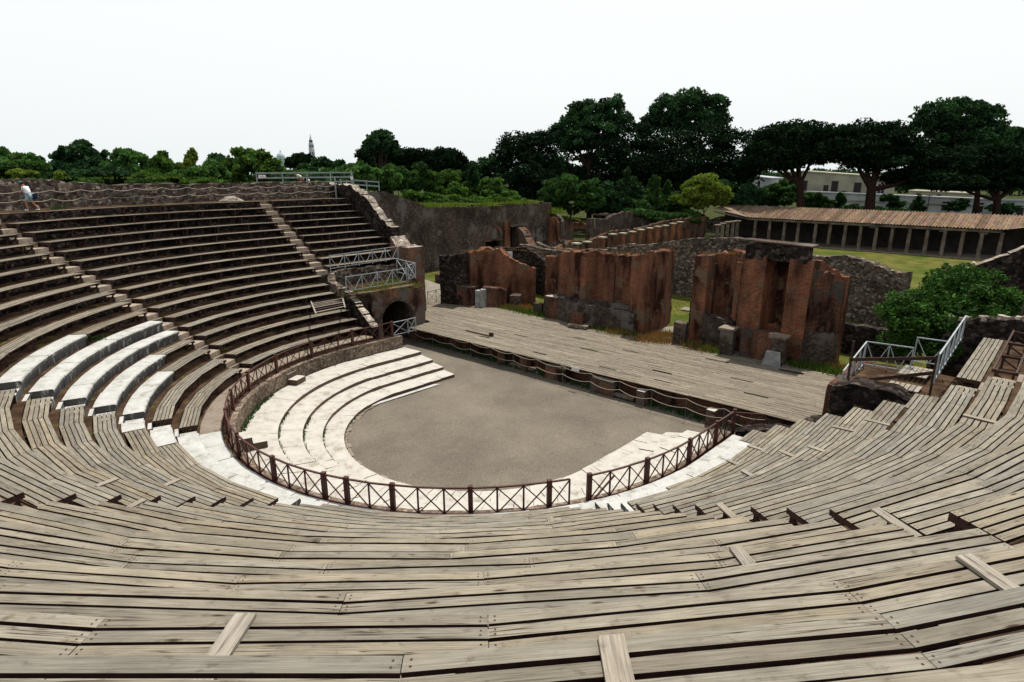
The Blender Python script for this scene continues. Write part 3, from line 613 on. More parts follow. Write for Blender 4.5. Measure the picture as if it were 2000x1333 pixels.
for si in range(4):
    ins, outp = resample(OUT[si+1], 200), resample(OUT[si], 200); z = STEP[si][7]; lo = (STEP[si+1][7] if si < 3 else -1.5)-.05
    t = thing('marble_step', 'broad curved marble step, '+NAMES[si], 'step', (ins[0][0], ins[0][1], lo), 'broad marble steps round the orchestra')
    i = 0; mb = MB()
    while i < 200:
        n = rnd.randint(4, 8); n = min(n, 200-i); worn = i > 85; dz = rnd.uniform(-.012, .012)*(1.6 if worn else .5); tt = wt(.20 if worn else .06, .03); tilt = rnd.uniform(-.015, .015)
        g = 0.10 if worn else 0.03
        for j in range(i, i+n):
            a, b, c, d = ins[j], ins[j+1], outp[j+1], outp[j]
            if j == i: a = (a[0]+(ins[j+1][0]-a[0])*g, a[1]+(ins[j+1][1]-a[1])*g); d = (d[0]+(outp[j+1][0]-d[0])*g, d[1]+(outp[j+1][1]-d[1])*g)
            A_ = Vector((a[0], a[1], z+dz+tilt)); B_ = Vector((b[0], b[1], z+dz+tilt)); C_ = Vector((c[0], c[1], z+dz-tilt)); D_ = Vector((d[0], d[1], z+dz-tilt))
            A_.z += .01*nz(A_, 2); B_.z += .01*nz(B_, 2)
            mb.hexa([(a[0], a[1], lo), (b[0], b[1], lo), (c[0], c[1], lo), (d[0], d[1], lo)][:4], [A_, B_, C_, D_], tt)
        i += n
    mb.build('paving_blocks', M['marble2'], t)
# strip of flush slabs left of the gravel
mb = MB(); mb.face([(-5.42, -3.6, -1.452), (-5.18, -3.6, -1.452), (-5.18, 1.5, -1.452), (-5.42, 1.3, -1.452)]); tag(mb.build('slab_strip', M['marble']), 'narrow white slab strip set in the gravel along the lowest step', 'slab')
mb = MB()
for i in range(26):
    a = RAD(-74+i*4.2); q = lambda r_, a_: (0.88+r_*math.sin(a_), -0.95-r_*math.cos(a_), -1.47+rnd.uniform(0, .02)); b = a+RAD(3.9); r0 = 6.5-rnd.uniform(.12, .28); mb.face([q(r0, a), q(r0, b), q(6.52, b), q(6.52, a)][::1], None, wt(.2, .05))
tag(mb.build('edging_stones', M['kerbst']), 'thin line of worn edging stones where gravel meets the lowest step', 'edging')
def block_steps(lab, x, y, rz):
    t = thing('mounting_block', lab, 'stone steps', (x, y, -.78), 'small stone steps against the podium wall'); mb = MB(); c, s = math.cos(rz), math.sin(rz)
    mb.box((x-.33*c, y-.33*s, -.50), (.55, .8, .60), rz); mb.build('upper_block', M['marble2'], t); mb = MB(); mb.box((x+.24*c, y+.24*s, -.63), (.55, .8, .30), rz); mb.build('lower_block', M['marble2'], t)
block_steps('two-tier pale stone block steps against the far left podium wall', -9.9, -5.15, RAD(28)); block_steps('two-tier brown stone block steps behind the fence near lower left', -3.5, -10.2, RAD(72))
# ================================================================== STAGE
ZS = -0.35
def edge(x): return 6.62+0.062*x
t = thing('wooden_stage', 'wide wooden stage floor of long weathered boards before the brick ruins', 'stage', (0, 10, -1.5))
mb = MB(); y = 0.0; jit = random.Random(3)
def back(x): return 15.6+0.9*math.sin(x*0.35)+(1.2 if x < -9 else 0)
ROW = 0.155; HOLES = [(1.1, 1.6, 1.1), (3.6, -1.5, 1.3), (2.5, 4.2, 1.2), (5.0, 0.7, 1.1), (4.0, 8.0, 1.2), (6.5, 5.4, 1.4), (1.6, -8.4, 1.0), (3.4, -6.9, 1.2), (7.2, 9.4, 1.3), (1.1, 5.1, 1.0), (5.4, -3.4, .9), (0.9, -3.0, .9), (7.8, 2.8, 1.0), (2.2, 9.5, 1.2)]
nrow = 68
for rI in range(nrow):
    x = -21.5+jit.uniform(-3, 0); off = rI*ROW
    while x < 13.4:
        L = jit.choice([3.6, 3.9, 4.0]); x1 = min(x+L, 13.4); x0 = max(x, -21.5)
        segs = [(x0, x1)]
        for ho, hx, hl in HOLES:
            if abs(off-ho) < ROW*0.55:
                ns = []
                for a, b in segs:
                    if hx+hl < a or hx > b: ns.append((a, b))
                    else:
                        if hx > a: ns.append((a, hx))
                        if hx+hl < b: ns.append((hx+hl, b))
                segs = ns
        for a, b in segs:
            if b-a < .2: continue
            ya, yb = edge(a)+off, edge(b)+off
            if yb > back((a+b)/2)+.6: continue
            if a < -14.0 and ya < 7.8: 
                if b < -13.9: continue
                a = -13.95; ya = edge(a)+off
            z = ZS+jit.uniform(-.006, .004)+.02*nz((a, off, 0), .4); wv = (0.04*math.sin(a*1.6) if rI == 0 else 0)
            g = 1+jit.uniform(-.22, .2); c = (g*1.02, g, g*.97)
            top = [(a+.006, ya-wv, z), (b-.006, yb, z), (b-.006, yb+ROW-.014, z), (a+.006, ya+ROW-.014, z)]; mb.hexa([(p[0], p[1], p[2]-.04) for p in top], top, c, jit.random()*60, jit.random()*60)
        x = x1+.0
mb.build('floor_boards', M['boards'], t)
for i in range(9):
    mb = MB(); yy = i*1.25+.5; mb.bar((-19 if yy > 1.2 else -13.8, edge(-19 if yy > 1.2 else -13.8)+yy, ZS-.13), (13.2, edge(13.2)+yy, ZS-.13), .12, .16); mb.build('joist', M['brown'], t)
mb = MB(); mb.box((-8.9, 8.05, ZS+.03), (2.3, .16, .05), RAD(2.5)); mb.box((-7.7, 8.2, ZS+.12), (.3, .14, .26), RAD(25)); tag(mb.build('fallen_plank', M['brown']), 'dark brown timber with an upturned end lying on the left of the stage', 'timber')
mb = MB(); mb.face([(-21, 7.3, -1.2), (13.5, 9.3, -1.2), (13.5, 19, -1.2), (-21, 19, -1.2)]); tag(mb.build('understage_ground', M['earth']), kind='structure')
# stage front: low brick wall in the shade of the boards, with projecting piers
t = thing('stage_front_wall', 'low dark brick wall under the stage edge with projecting piers', 'wall', (0, 7, -1.5))
wall('wall', None, None, M['brickd'], [(-14.0, 7.25), (12.6, 7.95)], -1.55, [(0, -.62), (30, -.60)], .35, t, cell=.25, disp=.04, jag=.10)
for px0, px1, zt in ((924, 936, -.72), (972, 986, -.74), (1015, 1029, -.70), (1065, 1105, -.72), (1155, 1200, -.72), (1246, 1262, -.76), (1387, 1405, -.74)):
    a, b = gy(px0, 720, 6.75), gy(px1, 720, 6.75); a.x, b.x = a.x, b.x
    mb = wall_mesh([(a.x, 6.95), (b.x, 6.97)], -1.55, [(0, zt), (9, zt)], .45, cell=.16, disp=.03, jag=.05); mb.build('pier', M['tbrick'], t)
    mb = MB(); mb.box(((a.x+b.x)/2, 6.96, zt+.03), (abs(b.x-a.x)*.95, .46, .09), RAD(rnd.uniform(-3, 3)), wt(.15)); mb.build('cap_stone', M['marble2'], t)
for x0, x1 in ((-4.6, -2.6), (3.2, 4.6)):
    mb = MB(); mb.box(((x0+x1)/2, 6.95, -1.33), (x1-x0, .3, .14), RAD(1.5)); mb.build('low_ledge', M['kerbst'], t)
# rope barrier before the stage
def rope_fence(lab, pts, h, zl, grp=None, sag=.13, mat='post', pr=.014, rr=.016, zh=None):
    t = thing('rope_barrier', lab, 'rope barrier', tuple(pts[0]), grp); up, low = MB(), MB()
    for p in pts: mb = MB(); p = Vector(p); mb.tube([p-Vector((0, 0, .03)), p+Vector((0, 0, h+.03))], pr, 6); mb.build('post', M[mat], t)
    for m_, hh in ((up, h), (low, zl)):
        for a, b in zip(pts, pts[1:]):
            a, b = Vector(a), Vector(b); sg = sag*rnd.uniform(.75, 1.2); c = [a.lerp(b, i/6)+Vector((0, 0, hh-sg*4*(i/6)*(1-i/6))) for i in range(7)]; m_.tube(c, rr, 5, cap=False)
    up.build('upper_rope', M['rope'], t); low.build('lower_rope', M['rope'], t); return t
rope_fence('white rope barrier on thin posts along the foot of the stage', [(-13.4+1.93*i, 6.0+.05*i+.0, -1.5) for i in range(14)], 1.17, .70, sag=.16)
mb = MB(); p = gy(1122, 722, 6.2); mb.box((p.x, 6.28, p.z), (.52, .03, .22), RAD(3)); tag(mb.build('notice_board', M['sign']), 'small blank white notice hung on the rope before the stage', 'sign')

# ================================================================== RUINS BEHIND THE STAGE
def tuft_mesh(pts, n, h, spread, seed=1, w_=.03, lean=.5, tc=((.8, 1.2))):
    g = random.Random(seed); mb = MB()
    for i in range(n):
        p = Vector(g.choice(pts)); p += Vector((g.gauss(0, spread), g.gauss(0, spread), 0)); a = g.uniform(0, 6.28); hh = h*g.uniform(.4, 1.2)
        tip = p+Vector((math.cos(a)*hh*lean*g.random(), math.sin(a)*hh*lean*g.random(), hh)); s = Vector((-math.sin(a), math.cos(a), 0))*w_*g.uniform(.6, 1.3); v = g.uniform(*tc)
        mb.face([p-s, p+s, tip], [(0, 0)]*3, (v*g.uniform(.85, 1.15), v, v*g.uniform(.8, 1.1)))
    return mb
def along(a, b, n, z0=None): a, b = Vector(a), Vector(b); return [a.lerp(b, i/max(1, n-1)) for i in range(n)]
# left ruin: big dark end pier, concave brick niche, marble stub
t = thing('left_brick_ruin', 'left red brick ruin behind the stage with marble stub at its foot', 'ruined wall', (-16, 15, ZS), 'red brick ruins of the stage building')
wall('end_pier', None, None, M['rubbled'], [(-18.75, 13.2), (-17.9, 13.55), (-16.75, 14.0)], -.5, [(0, 3.75), (1.2, 3.9), (2.2, 4.05)], 1.0, t, cell=.18, disp=.07, jag=.22)
wall('niche_wall', None, None, M['brick'], [(-17.0, 14.7), (-16.4, 16.2), (-15.2, 17.0), (-14.6, 17.2), (-13.9, 18.0), (-13.3, 19.0)], -.5, [(0, 4.0), (1.6, 4.35), (3.0, 4.2), (4.0, 3.4), (6, 2.5)], .8, t, cell=.18, disp=.07, jag=.2, seed=2)
wall('low_base', None, None, M['brickd'], [(-17.3, 13.9), (-15.9, 14.5)], -.5, [(0, 1.35), (2, 1.2)], 1.3, t, cell=.2, disp=.07, jag=.1, seed=4)
wall('low_base', None, None, M['brickd'], [(-15.3, 14.8), (-13.7, 15.9)], -.5, [(0, 1.3), (2, 1.15)], .9, t, cell=.2, disp=.07, jag=.1, seed=5)
wall('low_base', None, None, M['tuffw'], [(-13.4, 16.2), (-12.7, 16.6)], -.5, [(0, .62), (2, .55)], 1.1, t, cell=.2, disp=.07, jag=.08, seed=6)
mb = MB(); mb.box((-15.35, 14.25, .33), (.42, .55, 1.36), RAD(22), wt(.1)); mb.box((-14.92, 14.42, .40), (.40, .62, 1.5), RAD(24), wt(.1)); mb.build('marble_stub', M['facing'], t)
# dark wall seen between left and middle ruins
wall('dark_rear_wall', 'dark rubble wall in shade between the left and middle ruins', 'wall', M['rubbled'], [(-20.8, 21.5), (-17.5, 23.0), (-14.3, 22.2), (-13.0, 22.0)], -.5, [(0, 3.5), (3.3, 3.7), (5.5, 3.2), (7.2, 2.1), (9, 1.8)], .7, cell=.28, disp=.09, jag=.18, seed=8)
mb = MB(); p = gy(992, 500, 21.6); mb.box((p.x, 21.9, p.z), (.5, .25, .75), RAD(15)); tag(mb.build('stone_niche', M['stucco']), 'small pale stone niche on top of the dark wall behind the left ruin', 'niche')
# middle ruin
t = thing('middle_brick_ruin', 'middle red brick ruin behind the stage with tall right-hand pier', 'ruined wall', (-5, 16, ZS), 'red brick ruins of the stage building')
wall('left_return', None, None, M['brick'], [(-11.7, 19.6), (-10.6, 19.3), (-10.2, 17.6), (-9.4, 16.5)], -.5, [(0, 2.6), (1.4, 3.0), (3, 4.0), (5, 4.4)], .75, t, cell=.18, disp=.07, jag=.18, seed=11)
wall('left_return', None, None, M['brick'], [(-9.6, 17.6), (-8.2, 16.7), (-6.9, 16.75)], -.5, [(0, 3.9), (1.5, 4.5), (3, 4.75)], .7, t, cell=.18, disp=.07, jag=.18, seed=12)
wall('main_wall', None, None, M['brick'], [(-7.0, 16.3), (-5.4, 15.9), (-5.2, 16.7), (-1.6, 17.0), (-1.4, 16.2), (-.35, 16.3)], -.5, [(0, 4.75), (2, 4.95), (4, 4.75), (6, 4.9), (8, 5.3)], .8, t, cell=.18, disp=.07, jag=.18, seed=13)
wall('right_pier', None, None, M['brick'], [(-.7, 16.6), (-.85, 18.8), (-1.5, 20.9)], -.5, [(0, 5.25), (2, 5.2), (5, 4.9)], .75, t, cell=.18, disp=.07, jag=.18, seed=14)
wall('lower_base', None, None, M['tuffw'], [(-9.0, 15.85), (-7.2, 15.5), (-4.9, 15.15), (-2.7, 15.9), (-1.0, 15.95)], -.5, [(0, 1.3), (2, 1.45), (4, 1.25), (8.5, 1.05)], 1.0, t, cell=.18, disp=.09, jag=.18, seed=15)
for x, y, w1, h1 in ((-8.05, 15.35, 1.0, 1.72), (-5.1, 14.6, .95, 1.1)): mb = wall_mesh([(x-w1/2, y), (x+w1/2, y+.15)], -.5, [(0, h1-.45), (2, h1-.5)], .9, cell=.2, disp=.04, jag=.04, seed=x); mb.build('pedestal', M['brickd'], t)
mb = MB(); mb.box((-8.05, 15.4, 1.33), (1.1, .95, .12), RAD(10)); mb.build('cap_stone', M['marble2'], t)
mb = MB(); mb.box((-4.75, 14.3, -.2), (1.5, .9, .2), RAD(18)); tag(mb.build('stone_slab', M['kerbst']), 'flat grey stone slab lying on the stage before the middle ruin', 'slab')
mb = wall_mesh([(-10.35, 15.7), (-9.6, 15.9)], -.5, [(0, .5), (1, .45)], .55, cell=.16, disp=.03, jag=.05, seed=17); tag(mb.build('stone_block', M['brickd']), 'small square brick block between the left and middle ruins', 'block', 'brick blocks standing at the back of the stage')
mb = wall_mesh([(2.15, 15.6), (2.95, 15.75)], -.5, [(0, 1.05), (1, 1.0)], .75, cell=.18, disp=.04, jag=.05, seed=18); tag(mb.build('stone_block', M['tuffw']), 'waist-high masonry block just left of the right ruin', 'block', 'brick blocks standing at the back of the stage')
mb = wall_mesh([(.3, 21.3), (1.4, 21.6)], -.5, [(0, 1.35), (2, 1.3)], .7, cell=.2, disp=.05, jag=.07, seed=19); tag(mb.build('stone_block', M['rubbled']), 'dark block in the gap between middle and right ruins', 'block', 'brick blocks standing at the back of the stage')
for (x0, y0_), (x1, y1_), z0, z1, m_, sd_ in (((-9.35, 17.05), (-8.9, 16.8), -.4, 4.1, 'brick', 1), ((-5.6, 15.55), (-5.1, 15.5), .6, 4.7, 'brick', 2), ((-3.7, 16.45), (-3.3, 16.5), .8, 4.3, 'brickd', 3), ((-.95, 15.95), (-.35, 16.0), -.4, 5.2, 'brick', 4), ((-1.45, 16.3), (-1.15, 16.25), .8, 3.9, 'rubbled', 5)):
    wall('pilaster_or_shade', None, None, M[m_], [(x0, y0_), (x1, y1_)], z0, [(0, z1), (1, z1-.15)], .35, t, cell=.16, disp=.05, jag=.18, seed=110+sd_)  # the lava-rubble strip stands in for a shadowed recess
wall('ledge', None, None, M['tuffw'], [(-6.9, 15.75), (-5.3, 15.35), (-3.4, 16.1), (-1.1, 16.2)], 1.15, [(0, 1.5), (7, 1.4)], .55, t, cell=.16, disp=.07, jag=.16, seed=120)
# right ruin with the tall niche
t = thing('right_brick_ruin', 'tall right red brick ruin with a deep niche under a broken cornice', 'ruined wall', (6.5, 17, ZS), 'red brick ruins of the stage building')
wall('left_pier', None, None, M['brick'], [(2.55, 18.9), (2.75, 17.2), (3.6, 17.1)], -.5, [(0, 5.1), (1.7, 5.3), (3, 5.5)], .8, t, cell=.18, disp=.07, jag=.18, seed=21)
wall('left_panel', None, None, M['brick'], [(3.4, 18.0), (4.4, 18.3), (5.5, 17.7), (6.1, 17.1)], -.5, [(0, 5.4), (1.5, 5.75), (3.5, 5.6)], .7, t, cell=.18, disp=.09, jag=.24, seed=22)
wall('niche_pier', None, None, M['brick'], [(5.9, 16.85), (7.35, 16.75)], -.5, [(0, 5.7), (2, 5.8)], .9, t, cell=.18, disp=.07, jag=.1, seed=23)
wall('niche_back', None, None, M['brick'], [(7.2, 17.1), (7.4, 18.1), (8.35, 18.3), (8.9, 17.3)], -.5, [(0, 5.9), (4, 5.8)], .5, t, cell=.18, disp=.07, jag=.05, seed=24)
wall('niche_pier', None, None, M['brick'], [(8.55, 16.8), (9.75, 17.0)], -.5, [(0, 5.7), (2, 5.6)], .9, t, cell=.18, disp=.07, jag=.1, seed=25)
wall('right_panel', None, None, M['brick'], [(9.6, 17.6), (10.1, 18.6), (10.7, 19.0), (11.2, 19.0)], -.5, [(0, 5.6), (1.1, 5.2), (2.2, 4.6), (4, 4.3)], .85, t, cell=.18, disp=.09, jag=.2, seed=26)
wall('right_panel', None, None, M['brickd'], [(9.5, 17.2), (10.3, 17.7), (10.9, 18.6)], -.5, [(0, 5.3), (1.2, 4.9), (2.4, 4.2)], .6, t, cell=.18, disp=.09, jag=.24, seed=27)
for (x0, y0_), (x1, y1_), z0, z1, m_, sd_ in (((3.35, 17.35), (3.75, 17.4), -.4, 4.9, 'brickd', 1), ((5.35, 17.2), (5.75, 17.0), 1.0, 5.2, 'brick', 2), ((10.0, 17.9), (10.3, 18.1), .8, 4.2, 'brick', 3), ((7.45, 17.35), (8.45, 17.35), .9, 1.6, 'brick', 4)):
    wall('pilaster_or_shade', None, None, M[m_], [(x0, y0_), (x1, y1_)], z0, [(0, z1), (1.5, z1-.2)], .4, t, cell=.16, disp=.05, jag=.18, seed=130+sd_)
wall('lintel', None, None, M['rubbled'], [(6.0, 16.85), (9.5, 16.95)], 5.5, [(0, 6.35), (.4, 6.5), (3.5, 6.4)], 1.0, t, cell=.16, disp=.12, jag=.14, seed=28)
mb = MB(); mb.hexa([(5.75, 16.2, 6.55), (9.75, 16.35, 6.45), (9.7, 17.6, 6.45), (5.75, 17.5, 6.55)], [(5.75, 16.2, 6.66), (9.75, 16.35, 6.51), (9.7, 17.6, 6.51), (5.75, 17.5, 6.62)]); mb.build('cornice_slab', M['tuffw'], t)
wall('base_block', None, None, M['brickd'], [(6.6, 16.0), (8.9, 16.1)], -.5, [(0, 1.3), (3, 1.25)], 1.1, t, cell=.2, disp=.07, jag=.07, seed=29)
wall('base_block', None, None, M['tuffw'], [(3.6, 17.0), (5.6, 16.5)], -.5, [(0, 1.6), (2.5, 1.5)], .9, t, cell=.18, disp=.09, jag=.24, seed=30)
wall('base_block', None, None, M['tuffw'], [(9.4, 16.9), (11.0, 18.5)], -.5, [(0, 1.5), (2.5, 1.3)], .9, t, cell=.18, disp=.09, jag=.24, seed=31)
for x, hh in ((5.85, 1.25), (8.9, 1.3)):
    wall('pedestal', None, None, M['tuffw'], [(x-.38, 15.4), (x+.38, 15.5)], -.5, [(0, hh), (1, hh)], .8, t, cell=.2, disp=.04, jag=.04, seed=x)
    mb = MB(); mb.box((x, 15.45, hh+.02), (.98, .95, .12), RAD(rnd.uniform(0, 8))); mb.build('cap_stone', M['kerbst'], t)
mb = MB(); mb.hexa([(8.3, 14.75, -.35), (9.35, 14.8, -.35), (9.3, 15.0, -.35), (8.35, 15.0, -.35)], [(8.45, 14.8, .45), (9.2, 14.85, .45), (9.2, 15.0, .5), (8.45, 15.0, .5)]); mb.build('marble_facing', M['facing'], t)
for x, y, z, w1, h1 in ((-1.62, 16.42, 3.0, .22, 1.9), (-5.9, 15.62, 3.3, .14, .16), (4.35, 17.75, 2.75, .34, .42), (4.9, 17.6, 1.6, .14, .16), (-3.4, 16.4, 3.9, .14, .15), (10.2, 18.15, 2.6, .2, .2), (-16.1, 16.3, 2.9, .16, .16)):
    pass
# long rubble wall behind the ruins
wall('long_rubble_wall', 'long grey rubble wall with wavy top running behind the red ruins', 'wall', M['rubble'], [(-24.5, 29.4), (-16, 30.6), (-7.3, 31.2), (8.0, 31.5), (11.3, 30.6), (12.2, 30.4)], -.7,
     [(p.x+24.5, p.z) for p in [gy(px, py, 31.2) for px, py in ((1052, 476), (1080, 484), (1122, 489), (1190, 487), (1240, 480), (1300, 474), (1355, 466), (1444, 465), (1494, 472), (1547, 491), (1577, 497), (1605, 502), (1647, 499), (1689, 506), (1722, 516), (1750, 527))]], .8, cell=.33, disp=.08, jag=.12, seed=40)
wall('low_dark_wall', 'low dark rubble wall between the right ruin and the big bush', 'wall', M['rubbled'], [(10.6, 21.4), (14.5, 21.9)], -.6, [(0, 1.35), (5, 1.3)], .6, cell=.25, disp=.08, jag=.12, seed=41)
wall('broken_pillar', 'small broken masonry pillar with bright lawn behind, right of the long wall', 'pillar', M['rubble'], [(13.1, 33.0), (14.9, 33.4)], -.6, [(0, 3.4), (.6, 3.2), (.8, 4.1), (2, 4.0)], .8, cell=.25, disp=.08, jag=.1, seed=42)
# far left high wall with arched recesses, doors
XW = -33.9
def wy(px, py): p = gx(px, py, XW); return p.y, p.z
tops = []
y0 = 9.3
for px, py in ((703, 374), (755, 376), (785, 385), (810, 395), (837, 405), (890, 405), (950, 404), (1025, 399)): a, b = wy(px, py); tops.append((max(0, a-y0), b))
def hole_px(x0, x1, y0p, y1p):
    a, c = wy(x0, y0p); b, d = wy(x1, y1p); return rect_hole(a-y0, b-y0, d, c)
o = wall('high_rubble_wall', 'high dark rubble wall at far left of the courtyard with grass along its top', 'wall', M['tuffw'], [(XW-.4, y0), (XW-.4, y0+36.5)], -.7, tops[:1]+[(a, z) for a, z in tops[1:]]+[(40, tops[-1][1])], .8, cell=.4, disp=.07, jag=.10, seed=50,
     holes=[hole_px(948, 977, 473, 500), hole_px(993, 1008, 446, 500)])
a, b = wy(965, 462); mbk = MB()
def arch_ring(cy_, cz_, r_, x, wd=.35, n=14):
    mb = MB()
    for i in range(n):
        a0, a1 = math.pi*i/n, math.pi*(i+1)/n; q = [(cy_+r_*math.cos(a0), cz_+r_*math.sin(a0)), (cy_+r_*math.cos(a1), cz_+r_*math.sin(a1)), (cy_+(r_+wd)*math.cos(a1), cz_+(r_+wd)*math.sin(a1)), (cy_+(r_+wd)*math.cos(a0), cz_+(r_+wd)*math.sin(a0))]
        mb.hexa([(x+.0, y_, z_) for y_, z_ in q], [(x+.09, y_, z_) for y_, z_ in q], wt(.2))
    return mb
t = thing('brick_arch', 'relieving brick arch over a dark window in the high left wall', 'arch', (XW, a, b), 'brick arches in the high left wall'); arch_ring(a, b-.1, 1.15, XW).build('arch_band', M['tbrick'], t)
mb = MB(); a0, c0 = wy(944, 473); a1, _ = wy(982, 473); mb.box((XW+.05, (a0+a1)/2, c0+.08), (.25, a1-a0, .16)); mb.build('lintel', M['tbrick'], t)
t = thing('dark_doorway', 'tall dark doorway with projecting lintel beam in the high left wall', 'doorway', (XW, *wy(1000, 480)), None)
mb = MB(); a0, c0 = wy(988, 443); a1, _ = wy(1026, 440); mb.box((XW+.15, (a0+a1)/2, c0+.05), (.6, a1-a0, .2)); mb.build('lintel', M['rubble'], t)
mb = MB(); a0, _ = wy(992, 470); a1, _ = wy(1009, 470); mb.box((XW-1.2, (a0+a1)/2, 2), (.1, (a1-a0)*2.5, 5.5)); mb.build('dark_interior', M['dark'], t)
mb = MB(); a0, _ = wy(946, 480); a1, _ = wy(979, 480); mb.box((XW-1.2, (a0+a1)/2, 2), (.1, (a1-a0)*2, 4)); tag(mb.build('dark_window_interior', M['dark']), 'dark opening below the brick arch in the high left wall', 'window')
wall('broken_brick_buttress', 'stepped broken brick buttress beside the dark doorway', 'wall', M['tbrick'], [(XW+.6, wy(1012, 460)[0]), (XW+2.8, wy(1012, 460)[0]-.2)], -.6, [(0, 3.6), (.8, 3.2), (1.6, 2.1), (2.4, 1.2)], 1.2, cell=.3, jag=.1, seed=51)
# brick rooms beyond the high wall
def pxwall(name, lab, mat, y, pts, zb=-.8, th=.7, grp='ruined walls beyond the long rubble wall', **kw):
    P = [gy(px, py, y) for px, py in pts]; L0 = P[0].x; return wall(name, lab, 'wall', M[mat], [(P[0].x, y), (P[-1].x, y+.01)], zb, [(p.x-L0, p.z) for p in P], th, cell=.4, disp=.09, jag=.12, group=grp, **kw)
pxwall('brick_room_pier', 'sunlit orange brick pier right of the arched recess by the high left wall', 'obrick', 45.6, [(1068, 425), (1088, 424), (1093, 436)], seed=67)
wall('brick_quoin', 'orange brick jamb left of the tall dark doorway in the high left wall', 'pillar', M['obrick'], [(XW+.3, wy(982, 470)[0]), (XW+.3, wy(992, 470)[0])], -.6, [(0, 4.5), (5, 4.3)], .35, cell=.3, jag=.1, seed=68)
pxwall('brick_room_wall', 'brown wall with dark arched recess next to the high left wall', 'tuffw', 46.2, [(1022, 400), (1040, 411), (1065, 413), (1088, 418), (1100, 432)], seed=60, holes=[rect_hole(1.6, 4.3, -1, 3.5)])
wall('brick_room_side', 'orange brick side wall of the ruined room by the high left wall', 'wall', M['brickd'], [(gy(1092, 440, 46).x, 45.8), (gy(1092, 440, 46).x+.4, 48.5)], -.8, [(0, 4.4), (3, 3.6)], .6, group='ruined walls beyond the long rubble wall', cell=.4, jag=.15, seed=61)
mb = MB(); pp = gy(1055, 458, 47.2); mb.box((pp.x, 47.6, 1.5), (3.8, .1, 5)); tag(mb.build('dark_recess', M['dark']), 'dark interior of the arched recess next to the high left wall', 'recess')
pxwall('ruined_wall', 'brown ruined wall with sunlit brick corner left of the small columns', 'tuffw', 84, [(1092, 424), (1130, 430), (1165, 438), (1200, 444), (1240, 462)], seed=62)
pxwall('ruined_wall', 'orange-edged ruined brick wall between the brown ruined walls', 'obrick', 82, [(1112, 434), (1142, 436), (1152, 446)], seed=69)
pxwall('ruined_wall', 'red brick stub with sunlit top right of the sunlit brick corner', 'brick', 83, [(1222, 444), (1228, 438), (1240, 440), (1252, 452)], seed=59)
pxwall('ruined_wall', 'brown ruined wall under the flat tan roof', 'tuffw', 92, [(1088, 425), (1170, 427), (1230, 430), (1268, 421), (1275, 433), (1300, 443)], seed=63)
pxwall('ruined_wall', 'low sinuous wall climbing towards the tiled portico', 'rubble', 96, [(1230, 440), (1270, 432), (1300, 440), (1350, 438), (1400, 425), (1430, 420)], seed=64)
pxwall('ruined_wall', 'low rubble wall curving behind the middle ruin', 'rubble', 38, [(1050, 473), (1075, 484), (1122, 487), (1160, 487), (1190, 484), (1240, 475)], seed=65, zb=-1.0)
pxwall('ruined_wall', 'short grey wall fragment right of the broken buttress', 'rubble', 42, [(1072, 478), (1090, 470), (1106, 468), (1108, 480)], seed=66)
p = gy(1195, 420, 96); t = thing('modern_shelter', 'small modern shelter with flat tan roof beyond the ruins', 'shelter', (p.x, 96, -1), None)
mb = MB(); mb.box((p.x, 98, p.z), (11.5, 7, .3), RAD(4)); mb.build('roof', M['roofflat'], t); mb = MB(); mb.box((p.x+.3, 98, p.z/2-.9), (10, 5.5, p.z+1.5), RAD(4)); mb.build('wall', M['rubble'], t)

# ================================================================== TUNNEL BLOCK (left) AND ITS RAILINGS
XT = -14.0
t = thing('tunnel_block', 'brown masonry block with the dark arched tunnel mouth left of the stage', 'tunnel entrance', (XT, 5, -1.5))
yA = 2.9
wall('arch_face', None, None, M['tbrick'], [(XT-.35, yA), (XT-.35, 7.5)], -1.55, [(0, 2.62), (4.2, 2.45), (4.6, 2.3)], .7, t, cell=.16, disp=.04, jag=.05, seed=70, holes=[arch_hole(5.0-yA, 1.38, -2, .38)])
wall('side_face', None, None, M['tbrick'], [(XT-.65, 7.45), (-18.6, 7.6)], -1.55, [(0, 2.35), (5, 2.3)], .6, t, cell=.25, disp=.05, jag=.08, seed=71)
wall('left_face', None, None, M['tuffw'], [(-14.75, 1.5), (-14.75, 2.95)], -.1, [(0, 2.62), (2, 2.6)], .5, t, cell=.2, disp=.05, jag=.06, seed=72)
wall('tunnel_lining', None, None, M['tuffw'], [(-14.6, 6.55), (-19.5, 6.7)], -1.55, [(0, 2.2), (5, 2.2)], .3, t, cell=.3, disp=.04, jag=.0, seed=73)
wall('tunnel_lining', None, None, M['rubbled'], [(-14.6, 3.35), (-19.5, 3.3)], -1.55, [(0, 2.2), (5, 2.2)], .3, t, cell=.3, disp=.04, jag=.0, seed=74)
arch_ring(5.0, .38, 1.34, XT-.07, .22, 18).build('arch_ring', M['tuffw'], t)
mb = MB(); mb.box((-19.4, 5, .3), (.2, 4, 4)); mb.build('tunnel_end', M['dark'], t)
mb = MB(); mb.box((-16.55, 4.5, 2.28), (4.0, 5.9, .42)); mb.build('top_fill', M['earth'], t)
mb = MB(); mb.box((XT-.2, 4.0, 2.62), (.5, 5.2, .10), 0, (1, 1, 1)); mb.build('coping', M['tbrick'], t)
wall('sloping_wall', 'sloping rubble wall with pale worn top beside the lowest bench ends', 'wall', [M['rubbled'], M['rubtop']], [(-15.0, 1.75), (-12.0, 1.75)], -.2, [(0, 2.75), (1.2, 2.05), (3.0, .75)], .5, cell=.2, disp=.05, jag=.12, seed=75, mi_top=1)
